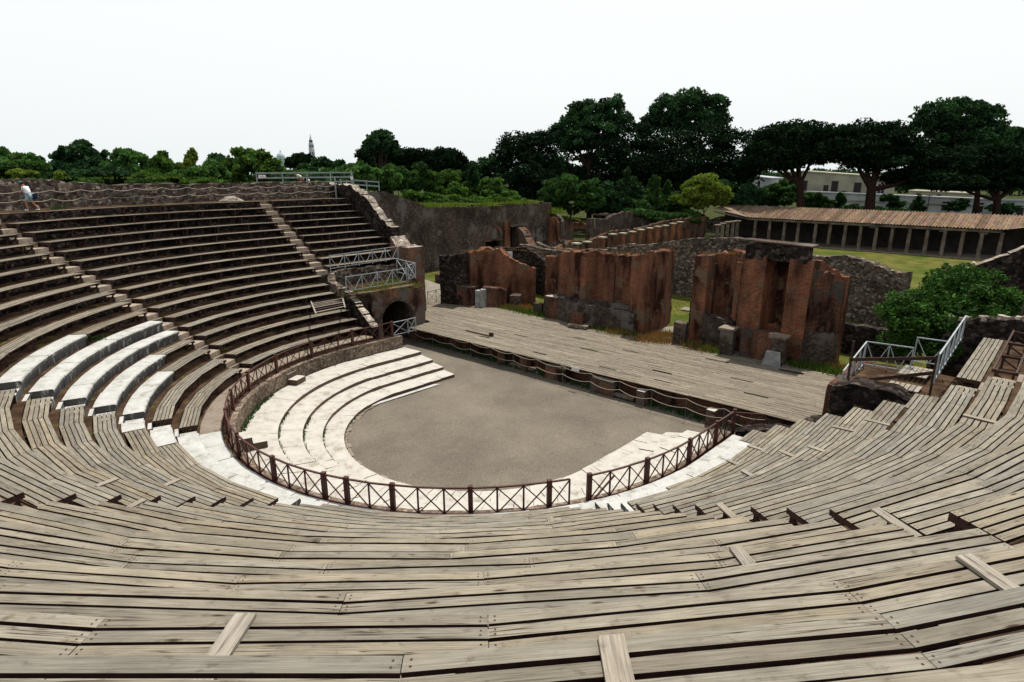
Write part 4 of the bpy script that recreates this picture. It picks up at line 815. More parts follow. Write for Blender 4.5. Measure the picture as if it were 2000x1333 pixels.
wall('terrace_wall', 'low rubble wall under the middle pale railing', 'wall', M['rubble'], [(-18.5, 9.2), (-18.5, 2.6), (-17.0, 1.7), (-15.2, 1.65)], 2.2, [(0, 3.55), (6, 3.7), (8, 3.3), (10, 2.9)], .5, cell=.25, disp=.07, jag=.12, seed=76)
lattice('metal_railing', 'upper pale blue railing with zigzag bars above the tunnel block', [(-17.9, 2.2, 3.85), (-17.9, 8.1, 4.0)], 1.0, 'pale', [5], grp='pale metal railings', cross=False, post=.045, th=.035)
lattice('metal_railing', 'lower pale blue railing with zigzag bars on top of the tunnel block', [(-14.95, 1.6, 2.7), (-14.95, 6.65, 2.72)], 1.05, 'pale', [4], grp='pale metal railings', post=.045, th=.035)
lattice('metal_railing', 'short pale railing with crossed bars at the right corner above the tunnel', [(-14.95, 6.8, 2.85), (-15.0, 7.5, 2.95), (-17.6, 7.7, 3.0)], 1.1, 'pale', [1, 2], grp='pale metal railings', cross=True, post=.045, th=.035)
tag(tuft_mesh(along((-15, 1.9, 2.5), (-16.8, 7, 2.5), 12)+along((-14.5, 2.5, 2.5), (-14.5, 7, 2.5), 10), 1500, .28, .35, 5).build('dry_grass', M['leafy']), kind='stuff')
tag(tuft_mesh(along((-15.3, 1.9, 2.5), (-15.3, 6.8, 2.5), 12), 600, .28, .3, 6).build('dry_flowers', M['dry']), kind='stuff')
# flank wall with its pale ragged crest, and the pier at its foot
fl = [gy(px, py, 9.55) for px, py in ((690, 362), (694, 367), (720, 385), (745, 420), (772, 447))]; L0 = fl[0].x
wall('flank_wall', 'rubble flank wall with pale ragged sloping crest ending the upper benches', 'wall', [M['rubbled'], M['rubtop']], [(fl[0].x-5, 9.6), (fl[-1].x, 9.6)], -.6, [(0, 9.6)]+[(p.x-L0+5, p.z) for p in fl]+[(40, fl[-1].z)], .75, cell=.3, disp=.1, jag=.22, seed=80, mi_top=1)
wall('flank_pier', 'square masonry pier at the foot of the sloping flank wall', 'pier', [M['tbrick'], M['rubtop']], [(-19.6, 9.35), (-17.2, 9.35)], -.6, [(0, 5.6), (.7, 4.95), (3, 4.85)], 1.5, cell=.25, disp=.06, jag=.08, seed=81, mi_top=1)
# rubble parapet behind the upper walk
def rp(a, r_=29.7): return (r_*math.sin(RAD(a)), -EY*r_*math.cos(RAD(a)))
pp = [rp(a) for a in range(100, -91, -5)]; pp = [(29.7, 9)]+[rp(a) for a in range(85, -86, -5)]+[(-29.7, 0), (-29.7, 9.2)]
LL = [0]
for a, b in zip(pp, pp[1:]): LL.append(LL[-1]+math.dist(a, b))
Ltot = LL[-1]
wall('rear_parapet', 'long grey rubble parapet behind the upper walk with dry weeds on top', 'wall', M['rubble'], pp, 8.2, lambda s: (9.75 if s > Ltot-17 else (9.75+min(1, (Ltot-17-s)/6)*.45)) if s > Ltot-40 else 9.3, .9, cell=.4, disp=.12, jag=.16, seed=85)
rope_fence('rope barrier on thin posts along the upper walk at left', [tuple(pos(27.7, 27.7, ua(27.7, -58-3.6*i) if 58+3.6*i < 90 else uy(27.7, (58+3.6*i-90)*RAD(27.7)*1.0, -1)))[:2]+(8.4,) for i in range(0, 15)], 1.12, .62, sag=.14)
# grey timber railing and platform posts at the top of the far stairway
def trail(lab, pts, hs, posts_every=1.3, zt=0, nm='timber_railing'):
    t = thing(nm, lab, 'railing', tuple(pts[0]), 'grey timber railings on top of the flank wall')
    for h in hs:
        mb = MB()
        for a, b in zip(pts, pts[1:]): mb.bar(Vector(a)+Vector((0, 0, h)), Vector(b)+Vector((0, 0, h)), .04, .13)
        mb.build('rail', M['greyw'], t)
    for a, b in zip(pts, pts[1:]):
        n = max(1, int((Vector(b)-Vector(a)).length/posts_every))
        for i in range(n+1): p = Vector(a).lerp(Vector(b), i/n); mb = MB(); mb.bar(p-Vector((0, 0, .1)), p+Vector((0, 0, max(hs)+.1)), .08); mb.build('post', M['greyw'], t)
    return t
z1 = 9.35
def gp(px, py, x): q = gx(px, py, x); return q
a = gp(505, 382, -30.2); b = gp(690, 372, -30.2)
trail('long grey timber railing with three rails where two visitors stop', [(-30.2, a.y, 9.25), (-30.2, b.y, 9.3)], (.45, .85, 1.25), 2.0)
trail('short lower grey railing running right from the tall post', [(-30.2, b.y+.1, 9.1), (-30.2, b.y+2.9, 8.9)], (.35, .75), 1.4)
for px, yb, yt in ((657, 388, 345), (668, 392, 350), (680, 396, 352), (691, 410, 333)):
    q = gx(px, yb, -27.6); q2 = gx(px, yt, -27.6); mb = MB(); mb.bar(q, (q.x, q.y, q2.z), .09); tag(mb.build('timber_post', M['greyw']), {657: 'leftmost of four grey posts at the head of the flank wall', 668: 'second of four grey posts at the head of the flank wall', 680: 'third of four grey posts at the head of the flank wall', 691: 'tallest grey post at the head of the flank wall'}[px], 'post', 'grey posts at the head of the flank wall')
for px, py, ww, lab in ((512, 345, .62, 'white oval-lettered sign at the left end of the timber railing'), (687, 348, .25, 'small white sign on the tall grey post')):
    q = gx(px, py, -30.1 if ww > .5 else -27.5); t = thing('notice_sign', lab, 'sign', tuple(q), 'white signs on the timber railing'); mb = MB(); mb.box(tuple(q), (.03, ww, .24)); mb.build('panel', M['sign'], t)
    if ww > .5:
        mb = MB()
        for i in range(5): mb.box((q.x+.02, q.y-.16+.08*i, q.z), (.012, .045, .06))
        mb.build('lettering', M['signr'], t)
mb = MB(); q = pos(28.2, 28.2, uy(28.2, .1, -1)); mb.hexa([(q.x-.5, q.y-.9, 8.4), (q.x+.5, q.y-.9, 8.4), (q.x+.5, q.y+.7, 8.4), (q.x-.5, q.y+.7, 8.4)], [(q.x-.4, q.y-.3, 8.75), (q.x+.2, q.y-.4, 8.65), (q.x+.2, q.y+.1, 8.7), (q.x-.4, q.y+.3, 8.78)]); tag(mb.build('plaster_lump', M['rubtop']), 'pale plastered lump on the upper walk at the head of the stairs', 'masonry lump')

# ================================================================== RIGHT END OF THE BOWL
wall('end_rubble_wall', 'dark rubble wall stepping up along the right bench ends', 'wall', M['rubbled'], [(11.7, 3.75), (15.0, 3.75)], -1.5, [(0, .2), (.9, .55), (1.8, .75), (2.8, 1.5), (3.6, 1.8)], .9, cell=.2, disp=.1, jag=.22, seed=90)
wall('rubble_lump', 'big dark broken rubble lump beside the right end of the stage', 'rubble', M['rubbled'], [(14.9, 4.2), (16.2, 4.2), (17.3, 4.15)], 1.0, [(0, 2.85), (.6, 3.1), (1.8, 3.15), (2.3, 3.0), (2.6, 2.7)], 1.0, cell=.18, disp=.16, jag=.12, seed=91)
t = thing('right_tribunal', 'earth platform behind the rubble lump at the right end', 'platform', (16, 6, 0)); mb = MB(); mb.box((16.5, 6.4, 1.2), (3.3, 4.6, 3.0)); mb.build('fill', M['earth'], t)
wall('face', None, None, M['brickd'], [(14.75, 4.4), (14.75, 8.7)], -1.5, [(0, 2.72), (5, 2.72)], .4, t, cell=.3, jag=.08, seed=92)
for i, (x0, x1, y0_, y1_, z) in enumerate(((16.35, 17.3, 6.9, 8.3, 2.95), (16.3, 17.35, 5.35, 6.15, 2.82))):
    mb = MB()
    for j in range(6):
        xx = x0+(x1-x0)*j/6; mb.hexa([(xx, y0_, z-.04), (xx+.14, y0_, z-.04), (xx+.14, y1_, z-.04), (xx, y1_, z-.04)], [(xx, y0_, z), (xx+.14, y0_, z), (xx+.14, y1_, z), (xx, y1_, z)], wt(.15), rnd.random()*20, rnd.random()*20)
    tag(mb.build('plank_step', M['slat']), ['upper plank step inside the right railings', 'lower plank step inside the right railings'][i], 'step', 'plank steps inside the right railings')
lattice('metal_railing', 'pale sloping railing with verticals at the left of the right platform', [(14.9, 5.0, 2.1), (14.95, 7.7, 2.72)], 1.05, 'pale', [4], grp='pale metal railings at the right end', post=.04)
lattice('metal_railing', 'pale railing with large zigzag across the back of the right platform', [(14.95, 7.75, 2.72), (16.55, 8.0, 2.72)], 1.05, 'pale', [2], grp='pale metal railings at the right end', post=.04)
lattice('metal_railing', 'higher pale railing section behind the plank steps', [(16.6, 8.05, 3.15), (17.6, 8.15, 3.15)], 1.05, 'pale', [1], grp='pale metal railings at the right end', post=.04)
lattice('metal_railing', 'long pale railing beside the far right plank bench', [(17.78, 4.9, 3.45), (17.85, 9.4, 4.05)], 1.0, 'pale', [5], grp='pale metal railings at the right end', post=.05, cross=False)
t = thing('timber_barrier', 'brown two-rail timber barrier across the front of the right platform', 'barrier', (15.2, 5.1, 2.7)); mb = MB(); mb.bar((15.05, 4.95, 3.66), (17.75, 4.95, 4.30), .05, .12); mb.build('rail', M['brown'], t); mb = MB(); mb.bar((15.7, 4.95, 3.0), (17.7, 4.95, 3.75), .05, .12); mb.build('rail', M['brown'], t)
for x in (15.1, 17.72): mb = MB(); mb.bar((x, 4.95, 2.7), (x, 4.95, 4.4), .07); mb.build('post', M['brown'], t)
wall('right_back_wall', 'dark rubble wall with pale loose stones on top behind the far right benches', 'wall', M['rubbled'], [(17.0, 11.5), (24, 11.9)], -.6, [(0, 4.35), (.8, 4.5), (2.5, 4.9), (8, 5.6)], .8, cell=.28, disp=.12, jag=.16, seed=95)
g = random.Random(5)
for i in range(9):
    x = 17.1+i*.32+g.uniform(-.12, .12); mb = MB(); s = g.uniform(.07, .19); c = Vector((x, 11.4+g.uniform(-.15, .15), 4.42+(x-17)*.16+s*.3)); pts = []
    bmv = [c+Vector((math.cos(a)*s*g.uniform(.7, 1.2), math.sin(a)*s*g.uniform(.7, 1.2), zz*s*.6)) for zz in (-1, 1) for a in (0, 1.05, 2.1, 3.14, 4.2, 5.2)]
    for j in range(6): k_ = (j+1) % 6; mb.face([bmv[j], bmv[k_], bmv[6+k_], bmv[6+j]])
    mb.face(bmv[6:]); tag(mb.build('loose_stone', M['rubtop']), 'pale loose stone resting on top of the dark wall at far right', 'stone', 'loose stones on the dark wall at far right')
wall('brick_jamb', 'narrow brick jamb at the far right edge of the picture', 'pillar', M['brickd'], [(19.35, 12.6), (20.2, 12.7)], -.6, [(0, 6.4), (1, 6.6)], .7, cell=.25, jag=.1, seed=96)
wall('coped_wall', 'dark wall with pale sloping coping rising at the right edge', 'wall', [M['rubbled'], M['rubtop']], [(15.2, 27.5), (24, 29.5)], -.6, [(0, 4.5), (.5, 4.7), (3.4, 6.4), (9, 9)], .8, cell=.33, disp=.08, jag=.08, seed=97, mi_top=1)

# slatted panel standing tilted on the benches left of the tunnel
A_, B_, C_, D_ = gz(617, 613, 2.62), gz(674, 601, 2.62), gx(668, 578, -16.35), gx(607, 588, -16.35); t = thing('slatted_panel', 'slatted timber panel tilted up on the benches left of the tunnel', 'panel', tuple(A_))
for i in range(6):
    f = (i+.5)/6; mb = MB(); mb.bar(A_.lerp(D_, f), B_.lerp(C_, f), .03, .13, wt(.1), up=(C_-B_)); mb.build('slat', M['brown'] if i % 2 else M['wood'], t)
for p_, q_ in ((A_, D_), (B_, C_)): mb = MB(); mb.bar(p_, q_, .08, .05); mb.build('side_board', M['slat'], t)

lattice('metal_gate', 'thin dark metal gate with crossed bars between tunnel block and left ruin', [tuple(gz(836, 596, -.45)), tuple(gz(868, 589, -.45))], 1.15, 'post', [2], grp=None, cross=True, post=.035, th=.02, cat='gate')
mb = wall_mesh([(-27.6, 19.7), (-26.9, 20.0)], -.55, [(0, .35), (1, .3)], .6, cell=.2, disp=.04, jag=.05, seed=33); tag(mb.build('stone_block', M['brickd']), 'small block on the sunny grass left of the left ruin', 'block', 'brick blocks standing at the back of the stage')

wall('wing_brick_wall', 'long low red-brown brick wall right behind the roofless columns', 'wall', M['brickd'], [(-27.2, 37), (-31.0, 50), (-33.4, 64), (-33.9, 80), (-31.5, 88)], -1.7, [(0, 1.2), (8, 1.7), (14, 1.0), (22, 1.9), (30, 1.5), (40, 2.2), (52, 2.6)], .6, cell=.4, disp=.1, jag=.22, seed=100)
wall('inner_brick_wall', 'ruined brown inner wall farther behind the roofless columns', 'wall', M['tuffw'], [(-38, 60), (-42, 72), (-40, 86)], -1.7, [(0, 3.4), (10, 2.6), (16, 3.6), (26, 3.0)], .7, cell=.4, disp=.1, jag=.25, seed=101)
# ================================================================== TILED PORTICO
YP, ZP = 89.3, -1.62
t = thing('tiled_portico', 'long colonnade with low terracotta tiled lean-to roof beyond the lawn', 'portico', (0, YP, ZP))
e0 = gy(1462, 426, YP-.6); e1 = gy(1959, 449, YP-.6); zE = (e0.z+e1.z)/2
r0 = gy(1423, 400, 95.5); r1 = gy(2000, 423.5, 95.5); zR = (r0.z+r1.z)/2
xl, xr = e0.x, e1.x
g = random.Random(11); mb = MB(); pitch = .42; nT = int((xr+9-xl+9)/pitch)
def roofpt(x, f): return Vector((x, YP-.6+(6.8)*f, zE+(zR-zE)*f))
for i in range(nT):
    x = xl-7.5+i*pitch
    lo = 0.0 if xl <= x <= xr else ((xl-x)/7.5 if x < xl else (x-xr)/7.5)
    if lo >= 1: continue
    nseg = 9; cv = g.uniform(.7, 1.35)
    for j in range(nseg):
        f0, f1 = lo+(1-lo)*j/nseg, lo+(1-lo)*(j+1)/nseg; v = cv*g.uniform(.8, 1.15); tc = (v*g.uniform(.95, 1.12), v*g.uniform(.85, 1.05), v*g.uniform(.75, 1.05))
        A_, B_ = roofpt(x, f0), roofpt(x, f1); up = Vector((0, 0, .02+.012*g.random()))
        pr = [(-.21, .0), (-.10, .0), (-.08, .09), (0, .14), (.08, .09), (.10, .0), (.21, 0)]
        for (a, za), (b, zb_) in zip(pr, pr[1:]): mb.face([A_+Vector((a, 0, za+.03)), A_+Vector((b, 0, zb_+.03)), B_+Vector((b, 0, zb_)), B_+Vector((a, 0, za))], None, tc)
mb.build('tiled_roof', M['tile'], t)
for sx, xe in ((-1, xl), (1, xr)):    # roof of the two return wings, cut short
    mb = MB(); a = Vector((xe, YP-.6, zE+.05)); b = Vector((xe+sx*7.3, YP-.6+6.8, zR)); c = Vector((xe+sx*6.6, YP-1.2, zR-.3))
    for i in range(8):
        p0, p1 = b.lerp(c, i/8), b.lerp(c, (i+1)/8); v = g.uniform(.9, 1.35); mb.face([a, p0, p1] if sx < 0 else [a, p1, p0], None, (v, v, v))
    mb.build('wing_roof', M['tile'], t)
mb = MB(); mb.bar((xl, YP-.2, zE-.28), (xr, YP-.2, zE-.28), .35, .32); mb.bar((xl, YP-.2, zE-.3), (xl-6, YP-2.0, zR-.8), .2, .25); mb.build('beam', M['column'], t)
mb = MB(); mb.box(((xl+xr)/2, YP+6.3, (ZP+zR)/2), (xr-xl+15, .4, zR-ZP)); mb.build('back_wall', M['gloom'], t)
mb = MB(); mb.box(((xl+xr)/2, YP+2.6, ZP-.05), (xr-xl+14, 7.6, .3)); mb.build('floor', M['kerbst'], t)
cols = [1472, 1500, 1529, 1556, 1590, 1618, 1648, 1678, 1709, 1740, 1774, 1809, 1843, 1879, 1916, 1955]
def column(x, y, z0, z1, r_, parent, m_='column'):
    mb = MB(); n = 10; pts = [(x, y, z0), (x, y, z0+.25), (x, y, z0+.26), (x, y, z0+(z1-z0)*.35), (x, y, z1-.25), (x, y, z1-.2), (x, y, z1-.12), (x, y, z1)]; mb.tube(pts, [r_*1.15, r_*1.15, r_, r_*1.02, r_*.86, r_*.88, r_*1.15, r_*1.15], n); return mb.build('column', M[m_], parent)
for px in cols:
    p = gy(px, 470, YP); column(p.x, YP, ZP+.05, zE-.42, .27, t)
for i in range(3):
    p = gy(1693+i*140-(60 if i == 2 else 0), 470, YP+3); mb = MB(); mb.box((p.x, YP+5.9, zE-1.1), (1.1, .06, .22)); mb.build('lintel_board', M['plasterw'], t)
# free-standing columns of the return wing
wing = [(1126, 476, 41), (1147, 473, 45), (1177, 464, 50), (1197, 458, 54.5), (1217, 456, 58), (1235, 453, 61.5), (1252, 449, 65), (1269, 446, 68), (1285, 443, 71), (1300, 441, 73.5), (1315, 437, 76), (1328, 434, 78), (1402, 440, 79), (1412, 437, 81), (1422, 434, 83.5), (1432, 433, 86), (1441, 432, 87.5)]
for i, (px, py, y) in enumerate(wing):
    q = gy(px, py, y*.985); far = px > 1390
    t2 = thing('free_standing_column', ('%s roofless brown column, counting from the middle ruin, in the row behind the long wall' % ORD[i+1]) if i < 12 else ('roofless slender column left of the portico, %s of five' % ORD[i-11]), 'column', (q.x, q.y, ZP), 'roofless columns leading to the portico')
    column(q.x, q.y, ZP, q.z-.05, .36 if not far else .3, t2, 'obrick' if i % 3 else 'tbrick') if not far else column(q.x, q.y, ZP, q.z-.05, .3, t2, 'column'); mb = MB(); mb.box((q.x, q.y, q.z), (.95, .95, .16)); mb.build('capital', M['plaster'] if not far else M['kerbst'], t2)

# ================================================================== HOUSES BEHIND THE PORTICO
def facade(name, lab, mat, x0p, x1p, ytp, y, wins, zb=-2, dep=9, roof=True, grp=None):
    a, b = gy(x0p, ytp[0], y), gy(x1p, ytp[1], y); t = thing(name, lab, 'building', ((a.x+b.x)/2, y, zb), grp)
    mb = MB(); mb.hexa([(a.x, y, zb), (b.x, y, zb), (b.x, y+dep, zb), (a.x, y+dep, zb)], [(a.x, y, a.z), (b.x, y, b.z), (b.x, y+dep, b.z), (a.x, y+dep, a.z)]); mb.build('wall', mat, t)
    mb = MB(); mb.hexa([(a.x-.1, y-.25, a.z), (b.x+.1, y-.25, b.z), (b.x+.1, y+dep, b.z), (a.x-.1, y+dep, a.z)], [(a.x-.1, y-.25, a.z+.3), (b.x+.1, y-.25, b.z+.3), (b.x+.1, y+dep, b.z+.3), (a.x-.1, y+dep, a.z+.3)]); mb.build('cornice', mat, t)
    for wx0, wx1, wy0, wy1, kind in wins:
        p, q = gy(wx0, wy0, y), gy(wx1, wy1, y); cx, cz, ww, hh = (p.x+q.x)/2, (p.z+q.z)/2, abs(q.x-p.x), abs(p.z-q.z)
        mb = MB(); mb.box((cx, y-.02, cz), (ww, .12, hh)); wi = mb.build('window', M['window'], t)
        mb = MB(); mb.box((cx, y-.10, cz-hh/2-.08), (ww+.35, .28, .14)); o_ = mb.build('sill', M['plasterw'], wi)
        if kind:
            mb = MB(); mb.box((cx-ww/2-.08, y-.05, cz), (.12, .14, hh)); mb.box((cx+ww/2+.08, y-.05, cz), (.12, .14, hh)); mb.box((cx, y-.1, cz), (.10, .1, hh)); mb.box((cx, y-.1, cz), (ww, .1, .1)); mb.build('frame', M['plasterw'], wi)
    return t
facade('cream_house', 'cream two-storey house with dark shuttered windows behind the pine trunks', M['plaster'], 1566, 1733, (336, 348), 150, [(1566, 1575, 353, 373, 0), (1609, 1617, 362, 374, 0), (1625, 1635, 354, 376, 0), (1669, 1680, 357, 379, 0), (1716, 1726, 360, 378, 1)], grp=None)
facade('low_white_building', 'long low grey-white building with dark openings under the pines', M['plasterw'], 1576, 2090, (376, 398), 147, [(1621, 1631, 393, 407, 0), (1664, 1676, 398, 409, 0), (1692, 1698, 400, 408, 0), (1735, 1743, 404, 411, 0), (1841, 1851, 394, 412, 0), (1906, 1918, 396, 416, 0), (1988, 1997, 402, 422, 0)], dep=2.5)
facade('white_house', 'small white house half hidden by pines left of the cream house', M['plasterw'], 1462, 1506, (345, 350), 152, [(1480, 1484, 358, 366, 0)])
facade('pale_rooftops', 'pale low houses seen under the pine crowns at right', M['plaster'], 1775, 1900, (374, 380), 175, [(1790, 1797, 378, 388, 0), (1830, 1836, 380, 390, 0)])
mb = MB(); a, b = gy(1576, 388, 146.6), gy(2090, 409, 146.6); mb.bar(a, b, .25, .25); tag(mb.build('string_course', M['plaster']), 'thin projecting band along the low white building', 'moulding')
for px, yt, yb, lab in ((1645, 375, 400, 'thin street lamp against the cream house'), (1810, 383, 415, 'taller street lamp before the low white building')):
    p, q = gy(px, yb, 135), gy(px+2, yt, 135); t = thing('street_lamp', lab, 'street lamp', tuple(p), 'street lamps behind the portico'); mb = MB(); mb.tube([(p.x, 135, -2), (p.x, 135, q.z)], .09, 6); mb.build('post', M['window'], t); mb = MB(); mb.box((p.x, 135, q.z+.1), (1.0, .3, .18)); mb.build('lamp_head', M['window'], t)

# ================================================================== BELL TOWER AND DOME FAR AWAY
D = 820
base = at(610, 310, D); top = at(605.5, 262, D); px = D/F
t = thing('bell_tower', 'tall slender grey bell tower tapering to a spire on the skyline', 'bell tower', (base.x, base.y, 0)); H0 = base.z; Ht = top.z-H0
lev = [(0, 5.3, -.0), (.36, 4.9, 0), (.38, 5.6, 1), (.40, 4.6, 0), (.58, 4.3, 0), (.60, 4.9, 1), (.61, 3.2, 0), (.76, 2.8, 0), (.78, 2.1, 0), (.90, .7, 0), (1.0, .12, 0)]
mb = MB(); ang = YAW+.25
def ringz(h, r_, n=8): return [Vector((base.x+r_*math.cos(ang+2*math.pi*i/n), base.y+r_*math.sin(ang+2*math.pi*i/n), h)) for i in range(n)]
R_ = [ringz(-1.7, 5.3)]+[ringz(H0+Ht*h, r_*.75) for h, r_, _ in lev]
for i in range(len(R_)-1):
    for j in range(8): k_ = (j+1) % 8; mb.face([R_[i][j], R_[i][k_], R_[i+1][k_], R_[i+1][j]])
mb.build('shaft', M['stucco'], t)
for h, hh in ((.12, .14), (.44, .10), (.64, .09)):
    mb = MB()
    for j in range(8): a = ang+2*math.pi*(j+.5)/8; rr = (4.9 if h < .3 else 4.3 if h < .6 else 2.9)*.72; mb.box((base.x+rr*math.cos(a), base.y+rr*math.sin(a), H0+Ht*(h+hh/2)), (.5, 1.3, Ht*hh), a)
    mb.build('belfry_openings', M['window'], t)
b = at(549, 312, D); tp = at(549, 293, D); t = thing('church_dome', 'pale green church dome with small lantern on the skyline', 'dome', (b.x, b.y, 0))
mb = MB(); prof = [(-1.7-b.z+b.z, 7), (b.z, 6.0), (b.z+2.5, 6.0), (b.z+5, 5.5), (b.z+7.3, 4.0), (b.z+8.8, 1.6), (b.z+9.0, .9)]; rings = [[Vector((b.x+r_*math.cos(2*math.pi*i/14), b.y+r_*math.sin(2*math.pi*i/14), z)) for i in range(14)] for z, r_ in prof]
for i in range(len(rings)-1):
    for j in range(14): k_ = (j+1) % 14; mb.face([rings[i][j], rings[i][k_], rings[i+1][k_], rings[i+1][j]])
mb.build('cupola', M['copper'], t, smooth=True); mb = MB(); mb.tube([(b.x, b.y, b.z+8.9), (b.x, b.y, b.z+11.5), (b.x, b.y, b.z+12.2), (b.x, b.y, tp.z)], [.9, .9, .3, .08], 8); mb.build('lantern', M['stucco'], t)

# ================================================================== TREES, SHRUBS, WEEDS
nr = np.random.default_rng(12)
def leaf_object(name, lobes, n, size, mat, parent=None, sub=16, subr=.34, aspect=.55, shade=(.55, 1.45), horiz=0.0, hue=0.12):
    C, T_ = [], []
    vol = np.array([l[3]*l[4]+l[4]*l[5]+l[3]*l[5] for l in lobes]); cnt = np.maximum(20, (n*vol/vol.sum()).astype(int))
    for l, c in zip(lobes, cnt):
        d = nr.normal(size=(sub, 3)); d /= np.linalg.norm(d, axis=1)[:, None]; d[:, 2] = np.abs(d[:, 2])*.9-.25 if False else d[:, 2]
        rr = nr.uniform(.45, .92, (sub, 1)); sc_ = d*rr; tn = nr.uniform(shade[0], shade[1], sub)
        w_ = nr.integers(0, sub, c); g_ = nr.normal(size=(c, 3)); g_ /= np.linalg.norm(g_, axis=1)[:, None]; g_ *= nr.uniform(.35, 1.0, (c, 1))**.6*subr
        P = (sc_[w_]+g_)*np.array([l[3], l[4], l[5]])+np.array([l[0], l[1], l[2]]); C.append(P); T_.append(tn[w_]*nr.uniform(.75, 1.25, c))
    C = np.concatenate(C); T_ = np.concatenate(T_); N = len(C)
    nn = nr.normal(size=(N, 3)); nn[:, 2] = nn[:, 2]*(1+horiz)+horiz*1.2; nn /= np.linalg.norm(nn, axis=1)[:, None]
    a = np.cross(nn, nr.normal(size=(N, 3))); a /= np.linalg.norm(a, axis=1)[:, None]; b = np.cross(nn, a); s = size*nr.uniform(.55, 1.35, (N, 1))
    V = np.stack([C-a*s, C-b*s*aspect, C+a*s, C+b*s*aspect], 1).reshape(-1, 3).astype(np.float32)
    me = bpy.data.meshes.new(name); me.vertices.add(N*4); me.vertices.foreach_set('co', V.ravel()); me.loops.add(N*4); me.loops.foreach_set('vertex_index', np.arange(N*4, dtype=np.int32)); me.polygons.add(N); me.polygons.foreach_set('loop_start', np.arange(0, N*4, 4, dtype=np.int32)); me.polygons.foreach_set('loop_total', np.full(N, 4, np.int32))
    me.update(); me.validate(); at_ = me.attributes.new('tint', 'FLOAT_COLOR', 'FACE'); h_ = nr.normal(0, hue, N); col = np.stack([T_*(1+h_), T_, T_*(1-h_*.5), np.ones(N)], 1).astype(np.float32); at_.data.foreach_set('color', col.ravel())
    me.materials.append(M[mat]); o = bpy.data.objects.new(name, me); COL.objects.link(o)
    if parent: o.parent = parent; o.matrix_parent_inverse = Matrix.Translation(-parent.location)
    return o
def make_trunk(t, b, tops, r0, mat='trunk', fork=.6):
    mb = MB(); b = Vector(b); k0 = sum((Vector(q) for q in tops), Vector())/len(tops); f = b.lerp(k0, fork); f.x = b.x*.6+f.x*.4; f.y = b.y*.6+f.y*.4
    mb.tube([b, b.lerp(f, .05)+Vector((0, 0, .01)), b.lerp(f, .5)+Vector((r0*.3, 0, 0)), f], [r0*1.35, r0*1.05, r0*.88, r0*.72], 8)
    for q in tops: q = Vector(q); md = f.lerp(q, .5)+Vector((0, 0, -.06*(q-f).length)); mb.tube([f-Vector((0, 0, .3)), md, q], [r0*.5, r0*.33, r0*.12], 6)
    mb.build('trunk', M[mat], t)
def tree(name, lab, cat, grp, lobes_px, depth, zg, n, size, mat, trunk_px=None, r0=.4, sub=16, subr=.34, fl=1.0, aspect=.55, dj=.25, horiz=0., shade=(.55, 1.45), trunk=True, thick=1.0):
    k_ = depth/F; lobes = []; WX = 1.34 if cat == 'pine' else 1.2
    for (px, py, rx, ry) in lobes_px:
        c = at(px, py, depth*(1+rnd.uniform(-dj, dj)*rx*k_/depth)); lobes.append((c.x, c.y, c.z, rx*k_*fl*WX, rx*k_*thick*1.05, ry*k_*1.13))
    cx = sum(l[0] for l in lobes)/len(lobes); cy = sum(l[1] for l in lobes)/len(lobes); bs = (at(trunk_px, 450, depth) if trunk_px else Vector((cx, cy, 0))); bs = Vector((bs.x, bs.y, zg))
    t = thing(name, lab, cat, tuple(bs), grp)
    if trunk:
        sel = sorted(lobes, key=lambda l: -l[3])[:6]; make_trunk(t, bs, [(l[0], l[1], l[2]) for l in sel], r0)
    leaf_object('crown', lobes, int(n*1.75), size*1.25, mat, t, sub, subr, aspect, shade, horiz); return t
GB = 'green scrub trees behind the upper parapet'; GP_ = 'dark umbrella pines on the skyline'; GL = 'tall broadleaf trees on the skyline'; GS = 'bushes below the pines'
